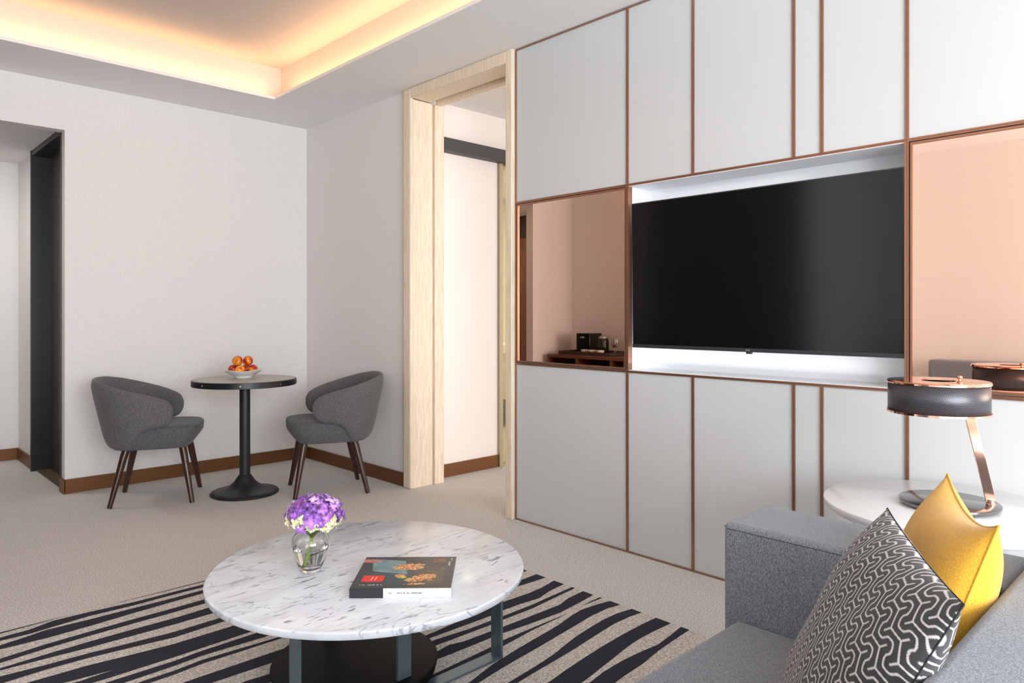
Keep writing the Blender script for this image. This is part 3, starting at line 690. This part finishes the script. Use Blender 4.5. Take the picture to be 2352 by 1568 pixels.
b = MB(); b.lathe([(.10, .716), (.10, .722)], 32); b.build('mounting_plate', M['black_metal'], bt, smooth=True, world=False)

# fruit bowl
bo = MB(); n = 64; prof = [(.0, .0), (.052, 0), (.056, .003), (.055, .008), (.064, .014), (.085, .024), (.104, .036), (.121, .047), (.119, .049), (.102, .040), (.083, .028), (.060, .018), (.0, .016)]
v = []; f = []
for j, (r, z) in enumerate(prof):
    for i in range(n):
        a = 2 * pi * i / n; w = max(0, (r - .06) / .06); wav = w * (.5 + .5 * cos(4 * (a - radians(20))))
        v.append((r * (1 + .05 * wav) * cos(a), r * (1 + .05 * wav) * sin(a), z + .009 * wav))
for j in range(len(prof) - 1):
    for i in range(n): f.append((j * n + i, j * n + (i + 1) % n, (j + 1) * n + (i + 1) % n, (j + 1) * n + i))
bo.add(v, f)
bx, by, bz = 2.04, 4.735, .7636
bowl = bo.build('fruit_bowl', M['porcelain'], None, smooth=True, angle=70); bowl.location = (bx, by, bz)
bpy.context.view_layer.update()
tag(bowl, 'white porcelain bowl with wavy rim on the bistro table', 'bowl')
def nectarine(seed, blush):
    b = MB(); n = 28; m_ = 18; v = []; f = []; cols = []
    for j in range(m_ + 1):
        t = pi * j / m_
        for i in range(n):
            a = 2 * pi * i / n; r = sin(t); z = cos(t)
            cl_ = 1 - .07 * math.exp(-((min(a, 2 * pi - a)) / .35) ** 2)
            dim = .16 * math.exp(-(t / .38) ** 2)
            p = Vector((r * cos(a) * cl_, r * sin(a) * cl_, z * .93 - dim)); v.append(p * .0345)
            q = noise.noise(Vector((p.x * 1.4 + seed, p.y * 1.4, p.z * 1.4))) + .35 * noise.noise(Vector((p.x * 5, p.y * 5 + seed, p.z * 5)))
            k = max(0, min(1, blush + q * 1.5)); c = Vector((236, 150, 40)).lerp(Vector((168, 34, 26)), k)
            if dim > .1: c = c.lerp(Vector((190, 140, 40)), .6)
            cols.append(srgb(*c))
    for j in range(m_):
        for i in range(n): f.append((j * n + i, j * n + (i + 1) % n, (j + 1) * n + (i + 1) % n, (j + 1) * n + i))
    b.add(v, f); o = b.build('nectarine', M['nectarine'], None, smooth=True, angle=180)
    ca = o.data.color_attributes.new('print', 'FLOAT_COLOR', 'POINT')
    for i, c in enumerate(cols): ca.data[i].color = c
    return o
fr_ = [(-.035, -.010, .113, .35, 'upper left nectarine of the two on top of the bowl'), (.0345, -.010, .113, .55, 'upper right nectarine of the two on top of the bowl'),
       (-.069, .004, .0535, .9, 'dark red nectarine at the left side of the white bowl'), (.0, -.052, .052, .12, 'yellow nectarine at the front of the white bowl'),
       (.069, -.004, .0535, .6, 'red nectarine at the right side of the white bowl'), (.0, .054, .052, .5, 'nectarine at the back of the bowl, half hidden by the others')]
for i, (r, fw, z, bl, lab) in enumerate(fr_):
    o = nectarine(i * 3.7 + 1, bl); p = RT * r + FW * fw
    o.location = (bx + p.x, by + p.y, bz + z); o.rotation_euler = (1.1 if i < 2 else .4 * i, .3 * i, 2.2 + i * 1.3)
    if i == 0: o.rotation_euler = (radians(70), 0, radians(-35))
    tag(o, lab, 'fruit', 'nectarines in the bowl')

# ------------------------------------------------------------------ dining chairs
def make_chair(label):
    t = thing('dining_chair', label, 'chair', (0, 0, 0), 0, 'upholstered chairs at the bistro table')
    # seat pad
    b = MB(); n = 48
    def ring(sx, yf, yb, z, p=3.2):
        out = []
        for i in range(n):
            a = 2 * pi * i / n; c, s = cos(a), sin(a)
            x = sx * (abs(c) ** (2 / p)) * (1 if c >= 0 else -1)
            yy = (abs(s) ** (2 / p)) * (1 if s >= 0 else -1)
            out.append((x, yy * (yf if yy > 0 else -yb), z))
        return out
    rings = [ring(.19, .165, -.20, .3500, 4), ring(.238, .205, -.235, .3515, 4), ring(.246, .215, -.242, .358, 4), ring(.250, .250, -.245, .402, 4), ring(.252, .268, -.245, .428, 4), ring(.252, .271, -.245, .468, 4), ring(.249, .268, -.243, .480, 4), ring(.238, .257, -.235, .488, 4), ring(.20, .22, -.21, .493, 4), ring(.10, .11, -.11, .496, 4)]
    v = [p for r in rings for p in r]; f = []
    for j in range(len(rings) - 1):
        for i in range(n): f.append((j * n + i, j * n + (i + 1) % n, (j + 1) * n + (i + 1) % n, (j + 1) * n + i))
    f.append(tuple(range(n - 1, -1, -1))); f.append(tuple((len(rings) - 1) * n + i for i in range(n)))
    b.add(v, f); b.build('seat', M['chair_seat'], t, smooth=True, world=False, angle=180)
    # wrap-round back shell
    half = .566
    TOP = [(0, .790), (.10, .787), (.20, .765), (.30, .733), (.40, .700), (.46, .681), (.50, .666), (.53, .650), (.548, .632), (.560, .605), (.566, .580)]
    BOT = [(0, .352), (.20, .352), (.27, .354), (.315, .365), (.340, .405), (.365, .450), (.40, .470), (.46, .481), (.50, .488), (.53, .500), (.548, .520), (.560, .548), (.566, .575)]
    def plan(s):   # point and outward normal at arc length s from back centre
        a_, b_ = .252, .215; yc = -.05
        q = .385   # arc length of the quarter curve
        if abs(s) <= q:
            th = abs(s) / q * pi / 2; x = a_ * sin(th) ** .9 if th > 0 else 0; y = yc - b_ * (cos(th) ** .95 if th < pi / 2 - 1e-6 else 0)
            nx, ny = sin(th), -cos(th)
        else:
            k = abs(s) - q; x = a_ - .10 * k - .35 * k * k; y = yc + k * .98; nx, ny = .98, .12
        sg = 1 if s >= 0 else -1
        return Vector((x * sg, y, 0)), Vector((nx * sg, ny, 0)).normalized()
    NS, NV = 72, 11; sh = MB(); th_ = .027; grid_o = []; grid_i = []
    for i in range(NS + 1):
        u = -1 + 2 * i / NS; s = half * .994 * (1 - (1 - abs(u)) ** 1.5) * (1 if u >= 0 else -1)
        zt2, zb2 = interp(TOP, abs(s)), interp(BOT, abs(s)); p, nn = plan(s); ro = []; ri = []
        for j in range(NV + 1):
            w = j / NV; z = zb2 + (zt2 - zb2) * w
            backness = max(0, cos(min(1, abs(s) / .5) * pi / 2)) 
            lean = (z - .352) * (.05 + .17 * backness)
            edge = sqrt(max(0, 1 - (2 * w - 1) ** 6)); endk = sqrt(max(0.0, 1 - (abs(s) / (half * .995)) ** 26))
            h = th_ * max(.25, edge * endk)
            c = p + nn * lean + Vector((0, 0, z)); ro.append(c + nn * h); ri.append(c - nn * h)
        grid_o.append(ro); grid_i.append(ri)
    v = []; idx = {}
    for gname, g_ in (('o', grid_o), ('i', grid_i)):
        for i in range(NS + 1):
            for j in range(NV + 1): idx[(gname, i, j)] = len(v); v.append(g_[i][j])
    f = []
    for i in range(NS):
        for j in range(NV):
            f.append((idx['o', i, j], idx['o', i + 1, j], idx['o', i + 1, j + 1], idx['o', i, j + 1]))
            f.append((idx['i', i, j], idx['i', i, j + 1], idx['i', i + 1, j + 1], idx['i', i + 1, j]))
        f.append((idx['o', i, NV], idx['o', i + 1, NV], idx['i', i + 1, NV], idx['i', i, NV]))
        f.append((idx['o', i, 0], idx['i', i, 0], idx['i', i + 1, 0], idx['o', i + 1, 0]))
    for i in (0, NS):
        for j in range(NV): f.append((idx['o', i, j], idx['o', i, j + 1], idx['i', i, j + 1], idx['i', i, j]))
    sh.add(v, f); sh.build('backrest', M['chair_fab'], t, smooth=True, sub=1, world=False)
    for sx in (-1, 1):
        for (yt, yb_) in ((.165, .232), (-.15, -.235)):
            l = MB(); l.tube([(sx * .145, yt, .362), (sx * .160, yt + (yb_ - yt) * .2, .30), (sx * .213, yb_, 0)], [.0235, .0225, .0140], 16); l.build('leg', M['walnut'], t, smooth=True, world=False, angle=60)
    return t
ch = make_chair('dark grey upholstered tub chair left of the bistro table')
ch.location = (1.567, 4.957, 0); ch.rotation_euler = (0, 0, math.atan2(-.447, .894) - pi / 2)
c2 = copy_tree(ch); c2.location = (2.479, 4.387, 0); c2.rotation_euler = (0, 0, math.atan2(.385, -.922) - pi / 2)
c2['label'] = 'dark grey upholstered tub chair right of the bistro table, near the oak doorway'

# ------------------------------------------------------------------ sofa
so = thing('sofa', 'blue grey fabric sofa with square arm in the lower right corner', 'sofa', (1.2, .55, 0))
def rbox(name, a, bb, bev, mat, par, seg=4): return boxes(name, mat, [(a, bb)], par, bevel=bev, seg=seg)
AZ, BZ, SZ = .62, .655, .370
rbox('armrest', (1.782, .36, .09), (2.045, 1.016, AZ), .018, M['sofa'], so)
rbox('armrest', (.30, .36, .09), (.56, 1.016, AZ), .018, M['sofa'], so)
rbox('backrest', (.30, .07, .09), (2.045, .345, BZ), .022, M['sofa'], so)
rbox('seat_base', (.562, .347, .09), (1.780, .955, .205), .01, M['sofa'], so)
rbox('seat_cushion', (.565, .350, .207), (1.779, .972, SZ), .022, M['sofa'], so)
def seam(pts): b = MB(); b.tube(pts, .0018, 6); b.build('seam', M['seam'], so, smooth=True)
seam([(1.7835, .37, AZ - .016), (1.7835, 1.002, AZ - .016)]); seam([(1.79, 1.0125, AZ - .013), (2.037, 1.0125, AZ - .013)])
for x in (.36, 1.98):
    for y in (.13, .95): boxes('leg', M['black_metal'], [((x - .02, y - .02, 0.0), (x + .02, y + .02, .09))], so)

def pillow(name, label, P1, P2, B1, B2, thick, mat, NG=40, paint=None, pinch=.09, sag=.03, fb=.5, bb=.5):
    """P1,P2 top corners (far, near), B1,B2 bottom corners; front face looks to the left of P2->P1"""
    P1, P2, B1, B2 = map(Vector, (P1, P2, B1, B2)); nrm = ((P1 - P2).cross(P2 - B2)).normalized()
    if nrm.x > 0: nrm = -nrm
    verts = []; faces = []; cols = []; W_ = (P1 - P2).length; H_ = (P1 - B1).length
    ctr = (P1 + P2 + B1 + B2) / 4
    for side in (1, -1):
        for j in range(NG + 1):
            for i in range(NG + 1):
                u, v_ = i / NG, j / NG; a, c = 2 * u - 1, 2 * v_ - 1
                pu = 1 - pinch * (1 - c * c) * abs(a) ** 2; pv = 1 - pinch * (1 - a * a) * abs(c) ** 2
                uu, vv = .5 + .5 * a * (1 - pinch * (1 - abs(c) ** 2.5)), .5 + .5 * c * (1 - pinch * (1 - abs(a) ** 2.5))
                top = P2.lerp(P1, uu); bot = B2.lerp(B1, uu); p = bot.lerp(top, vv)
                h = thick * (max(0, 1 - abs(a) ** 3.2) ** .6) * (max(0, 1 - abs(c) ** 3.2) ** .6)
                wr = noise.noise(Vector((uu * 3.2, vv * 3.2, side * 5 + thick * 40))) * .010 * (1 - abs(a * c))
                p = p + nrm * side * (h * (fb if side == 1 else bb) + wr * (h / thick)) + Vector((0, 0, -sag * (1 - a * a) * max(0, c) ** 3))
                verts.append(p)
                if paint: cols.append((-uu * W_ * side, vv * H_))
    n1 = NG + 1
    for s_ in (0, 1):
        o0 = s_ * n1 * n1
        for j in range(NG):
            for i in range(NG):
                q = (o0 + j * n1 + i, o0 + j * n1 + i + 1, o0 + (j + 1) * n1 + i + 1, o0 + (j + 1) * n1 + i)
                faces.append(q if s_ == 0 else q[::-1])
    root = thing(name, label, 'cushion', tuple((B1 + B2) / 2))
    b = MB(); b.v = [tuple(q) for q in verts]; b.f = faces; b.m = [0] * len(faces)
    o = b.build('cushion_cover', mat, root, smooth=True, angle=180)
    if paint:
        ca = o.data.color_attributes.new('print', 'FLOAT_COLOR', 'POINT')
        ca.data.foreach_set('color', paint(np.array(cols)).astype(np.float32).ravel())
    # welt round the edge
    pts = []
    for (i0, j0, i1, j1) in ((0, 0, 1, 0), (1, 0, 1, 1), (1, 1, 0, 1), (0, 1, 0, 0)):
        for k in range(20):
            t = k / 20; i = (i0 + (i1 - i0) * t) * NG; j = (j0 + (j1 - j0) * t) * NG
            pts.append(Vector(verts[int(round(j)) * n1 + int(round(i))]))
    pts.append(pts[0]); w = MB(); w.tube(pts, .0028 if mat is M['yellow'] else .0014, 6)
    w.build('welt', M['yellow'] if mat is M['yellow'] else M['black_metal'], root, smooth=True)
    return root
# interlocking hexagonal maze: staircase lines with stubs, and the line midway between neighbours
import numpy as np
def maze(xy, UA=.0275, ang=radians(6), b=1.15, o=1.42, st=.46, w=.055):
    x, y = xy[:, 0], xy[:, 1]; c, s_ = cos(ang), sin(ang); X = (x * c - y * s_) / UA; Y = (x * s_ + y * c) / UA
    T1 = (1 + .5 * b, -.866 * b); T2 = (-.5 * o, -.866 * o)
    SEG = [((0, 0), (1, 0)), ((1, 0), (1 + .5 * b, -.866 * b)), ((1, 0), (1 + .5 * st, .866 * st)), ((0, 0), (-.5 * st, -.866 * st))]
    det = T1[0] * T2[1] - T1[1] * T2[0]
    i0 = np.floor((X * T2[1] - Y * T2[0]) / det); j0 = np.floor((-X * T1[1] + Y * T1[0]) / det); D = []
    for dj in (-2, -1, 0, 1, 2, 3):
        best = np.full(X.shape, 99.)
        for di in (-2, -1, 0, 1, 2):
            qx = X - ((i0 + di) * T1[0] + (j0 + dj) * T2[0]); qy = Y - ((i0 + di) * T1[1] + (j0 + dj) * T2[1])
            for a, e in SEG:
                vx, vy = e[0] - a[0], e[1] - a[1]; t = np.clip(((qx - a[0]) * vx + (qy - a[1]) * vy) / (vx * vx + vy * vy), 0, 1)
                best = np.minimum(best, (qx - a[0] - t * vx) ** 2 + (qy - a[1] - t * vy) ** 2)
        D.append(np.sqrt(best))
    D = np.sort(np.array(D), axis=0); m_ = np.minimum(D[0] / w, (D[1] - D[0]) / (2 * w))
    k = np.clip((1.15 - m_) / .3, 0, 1)[:, None]
    lo, hi = np.array(srgb(56, 57, 59)), np.array(srgb(204, 200, 200))
    return lo + (hi - lo) * k
pillow('cushion', 'square cushion with black and white maze pattern leaning on the sofa', (1.655, .550, .772), (1.195, .293, .768), (1.545, .725, .372), (1.085, .470, .372), .180, M['maze'], 380, maze, .03, .0, .37, .38)
pillow('cushion', 'mustard yellow cushion behind the black and white patterned one', (1.985, .522, .800), (1.600, .335, .790), (1.742, .640, .374), (1.375, .440, .374), .165, M['yellow'], 60, None, .035, .035, .40, .52)

# ------------------------------------------------------------------ side table and lamp
SX, SY, STZ = 2.500, .664, .60
st = thing('side_table', 'round glossy white side table between sofa arm and cabinet wall', 'side table', (SX, SY, 0))
b = MB(); b.lathe([(.29, STZ - .042), (.325, STZ - .034), (.343, STZ - .020), (.3465, STZ - .008), (.3455, STZ - .002), (.342, STZ)], 128); b.build('tabletop', M['white_table'], st, smooth=True, world=False)
b = MB(); b.lathe([(.035, .03), (.035, STZ - .042)], 32); b.build('column', M['white_table'], st, smooth=True, world=False)
b = MB(); b.lathe([(.22, 0), (.22, .008), (.20, .014), (.05, .03), (.035, .034)], 64); b.build('base', M['white_table'], st, smooth=True, world=False)
LX, LY = 2.492, .652
lp = thing('table_lamp', 'copper table lamp with dark perforated drum shade on white side table', 'lamp', (LX, LY, STZ + .0005))
b = MB(); b.lathe([(.130, .006), (.135, .008), (.137, .013), (.1365, .017), (.135, .018)], 96); b.build('base', M['lamp_base'], lp, smooth=True, world=False)
for (x, y) in ((2.385, .570), (2.56, .735), (2.43, .745)):
    b = MB(); b.lathe([(.010, 0), (.012, .002), (.012, .004), (.009, .006)], 20, (x - LX, y - LY, 0)); b.build('foot', M['copper'], lp, smooth=True, world=False)
jx, jy = 2.503 - LX, .545 - LY
b = MB(); b.lathe([(.013, .018), (.013, .026), (.011, .028), (.011, .040)], 24, (jx, jy, 0)); b.build('joint', M['copper'], lp, smooth=True, world=False)
SCX, SCY, SZ0, SZ1, SR = 2.426 - LX, .664 - LY, .893 - STZ, .988 - STZ, .135
def flatbar(p, q, w, t, side):
    p, q = Vector(p), Vector(q); d = (q - p).normalized(); s_ = Vector(side).normalized(); s_ = (s_ - d * s_.dot(d)).normalized(); n_ = d.cross(s_)
    m = MB(); v = []
    for c in (p, q):
        for a, b2 in ((-1, -1), (1, -1), (1, 1), (-1, 1)): v.append(c + s_ * w * a / 2 + n_ * t * b2 / 2)
    m.add(v, [(0, 3, 2, 1), (4, 5, 6, 7), (0, 1, 5, 4), (1, 2, 6, 5), (2, 3, 7, 6), (3, 0, 4, 7)]); return m
topj = (2.475 - LX, .597 - LY, .905 - STZ)
flatbar((jx, jy, .034), topj, .026, .008, RT - FW * .35).build('arm', M['copper'], lp, bevel=.001, world=False)
b = MB(); b.tube([(jx + .0, jy + .004, .085), (jx + .006, jy + .022, .085)], .004, 10); b.build('switch', M['black_metal'], lp, smooth=True, world=False)
# shade wall with hole pattern in its own uv
sh = MB(); n = 128; v = []; f = []
for z in (SZ0 + .004, SZ1 - .004):
    for i in range(n): a = 2 * pi * i / n; v.append((SCX + SR * cos(a), SCY + SR * sin(a), z))
for i in range(n): f.append((i, (i + 1) % n, n + (i + 1) % n, n + i))
sh.add(v, f); so_ = sh.build('lamp_shade', M['perforated'], lp, smooth=True, world=False, angle=180)
uvl = so_.data.uv_layers.new(name='UVMap'); pitch = .0043
for p in so_.data.polygons:
    i = p.index
    for li in p.loop_indices:
        vi = so_.data.loops[li].vertex_index; col_ = vi % n; top_ = vi >= n
        if i == n - 1 and col_ == 0: col_ = n
        uvl.data[li].uv = (col_ / n * round(2 * pi * SR / pitch), (SZ1 - SZ0 - .008) / (pitch * .87) * (1 if top_ else 0))
md = so_.modifiers.new('thickness', 'SOLIDIFY'); md.thickness = .0015; md.offset = -1
b = MB(); b.lathe([(.048, SZ1 - .002), (SR + .001, SZ1 - .002), (SR + .002, SZ1), (SR + .001, SZ1 + .002), (.048, SZ1 + .002), (.046, SZ1), (.048, SZ1 - .002)], 96, (SCX, SCY, 0), False, False); b.build('top_disc', M['copper'], lp, smooth=True, world=False)
for z0_, z1_ in ((SZ0, SZ0 + .006), (SZ1 - .006, SZ1 - .002)):
    b = MB(); b.lathe([(SR - .004, z0_), (SR + .0035, z0_), (SR + .0035, z1_), (SR - .004, z1_), (SR - .004, z0_)], 96, (SCX, SCY, 0), False, False); b.build('rim', M['copper'], lp, smooth=True, world=False)
b = MB(); b.lathe([(.001, SZ0 + .012), (SR - .006, SZ0 + .012), (SR - .006, SZ0 + .014), (.001, SZ0 + .014)], 64, (SCX, SCY, 0)); b.build('diffuser', M['white'], lp, smooth=True, world=False)
b = MB(); fx, fy = SCX + RT.x * .072 + FW.x * .01, SCY + RT.y * .072 + FW.y * .01
b.lathe([(.003, SZ1), (.003, SZ1 + .004), (.0065, SZ1 + .006), (.008, SZ1 + .010), (.0065, SZ1 + .014), (.002, SZ1 + .016)], 20, (fx, fy, 0)); b.build('finial', M['copper'], lp, smooth=True, world=False)

# ------------------------------------------------------------------ what the copper mirrors show: console on the left wall
cn = thing('console', 'wooden minibar console with black open shelf, seen in the small copper mirror', 'console', (-.18, 4.86, 0))
cx0, cx1, cy0, cy1 = XL + .014, .07, 4.33, 5.40
boxes('top', M['console'], [((cx0, cy0, .722), (cx1, cy1, .757))], cn, bevel=.003)
for (a, bb) in ((4.36, 4.50), (4.53, 4.96), (4.99, 5.37)):
    boxes('shelf_back', M['console_dark'], [((cx0 + .1, a, .56), (cx0 + .12, bb, .722))], cn)
for yy in (4.33, 4.50, 4.96, 5.37): boxes('divider', M['console'], [((cx0, yy, .56), (cx1, yy + .03, .722))], cn)
boxes('cupboard', M['console'], [((cx0, cy0, .08), (cx1, cy1, .56))], cn, bevel=.003)
boxes('plinth', M['console_dark'], [((cx0, cy0 + .02, 0), (cx1 - .04, cy1 - .02, .08))], cn)
tr = thing('serving_tray', 'dark brown tray of coffee things on the console in the mirror', 'tray', (-.18, 4.9, .758))
boxes('bottom', M['tray'], [((-.37, 4.58, .758), (.02, 5.28, .768))], tr)
boxes('rim', M['tray'], [((-.37, 4.58, .768), (-.355, 5.28, .795)), ((.005, 4.58, .768), (.02, 5.28, .795)), ((-.355, 4.58, .768), (.005, 4.595, .795)), ((-.355, 5.265, .768), (.005, 5.28, .795))], tr)
cm = thing('coffee_machine', 'black square coffee machine mirrored beside the room corner', 'coffee machine', (-.25, 5.07, .769))
boxes('body', M['black_gloss'], [((-.35, 4.97, .769), (-.14, 5.16, .985))], cm, bevel=.006)
boxes('spout', M['stud'], [((-.14, 5.04, .93), (-.12, 5.09, .95))], cm, bevel=.003)
kt = thing('ice_bucket', 'small black lidded bucket mirrored beside the coffee machine', 'bucket', (-.2, 4.83, .769))
b = MB(); b.lathe([(.055, 0), (.06, .01), (.06, .13), (.05, .165)], 32); b.build('body', M['black_gloss'], kt, smooth=True, world=False)
b = MB(); b.lathe([(.05, .165), (.045, .185), (.01, .20)], 32); b.build('lid', M['stud'], kt, smooth=True, world=False)
for i, (x, y, lab) in enumerate(((-.06, 4.97, 'cream coffee cup in front of the coffee machine in the mirror'), (-.05, 4.86, 'middle cream coffee cup of three on the mirrored tray'), (-.05, 4.75, 'cream coffee cup nearest the glasses on the mirrored tray'))):
    cu = thing('coffee_cup', lab, 'cup', (x, y, .7685), 0, 'cups on the serving tray')
    b = MB(); b.lathe([(.02, 0), (.03, .008), (.042, .035), (.044, .045), (.041, .045), (.038, .034), (.026, .012), (.001, .010)], 28); b.build('body', M['cup'], cu, smooth=True, world=False)
for i, (x, y, lab) in enumerate(((-.22, 4.70, 'stemmed glass next to the bucket on the mirrored tray'), (-.16, 4.63, 'stemmed glass at the end of the mirrored tray'))):
    b = MB(); b.lathe([(.03, 0), (.028, .003), (.004, .006), (.004, .06), (.012, .07), (.030, .10), (.032, .13), (.026, .17), (.0245, .17), (.030, .13), (.028, .10), (.010, .075), (.001, .07)], 28)
    o = b.build('wine_glass', M['glass'], None, smooth=True); o.location = (x, y, .7685); tag(o, lab, 'glass', 'glasses on the serving tray')
wd = thing('added_wardrobe', 'tall dark closet added unseen on the left wall to darken screen reflections', 'added_wardrobe', (-.3, 3.5, 0))  # tall dark block added out of view, darkens what the television reflects
boxes('body', M['dark_door'], [((XL + .013, 2.74, .0), (-.305, 4.30, 2.45))], wd, bevel=.003)
for (a, bb) in ((2.745, 3.517), (3.523, 4.295)):
    dr = boxes('door', M['dark_door'], [((-.325 + .02, a, .06), (-.302 + .015, bb, 2.445))], wd, bevel=.003)
    yh = bb - .04 if a < 3 else a + .03
    hd = MB(); hd.tube([(-.28, yh, 1.0), (-.28, yh, 1.2)], .006, 10); hd.build('handle', M['black_metal'], dr, smooth=True)
# lounge chair against the stepped-back wall, whose back the large mirror shows
ac = thing('armchair', 'grey fabric armchair whose back edge shows in the large copper mirror', 'armchair', (-1.2, 1.5, 0))
rbox('backrest', (-1.68, .95, .12), (-1.45, 2.07, .78), .03, M['sofa'], ac)
rbox('seat', (-1.45, 1.14, .12), (-.85, 1.88, .42), .03, M['sofa'], ac)
rbox('armrest', (-1.45, 1.885, .12), (-.82, 2.07, .58), .03, M['sofa'], ac); rbox('armrest', (-1.45, .95, .12), (-.82, 1.135, .58), .03, M['sofa'], ac)
for x in (-1.6, -.9):
    for y in (1.05, 1.97): boxes('leg', M['black_metal'], [((x - .02, y - .02, 0), (x + .02, y + .02, .12))], ac)
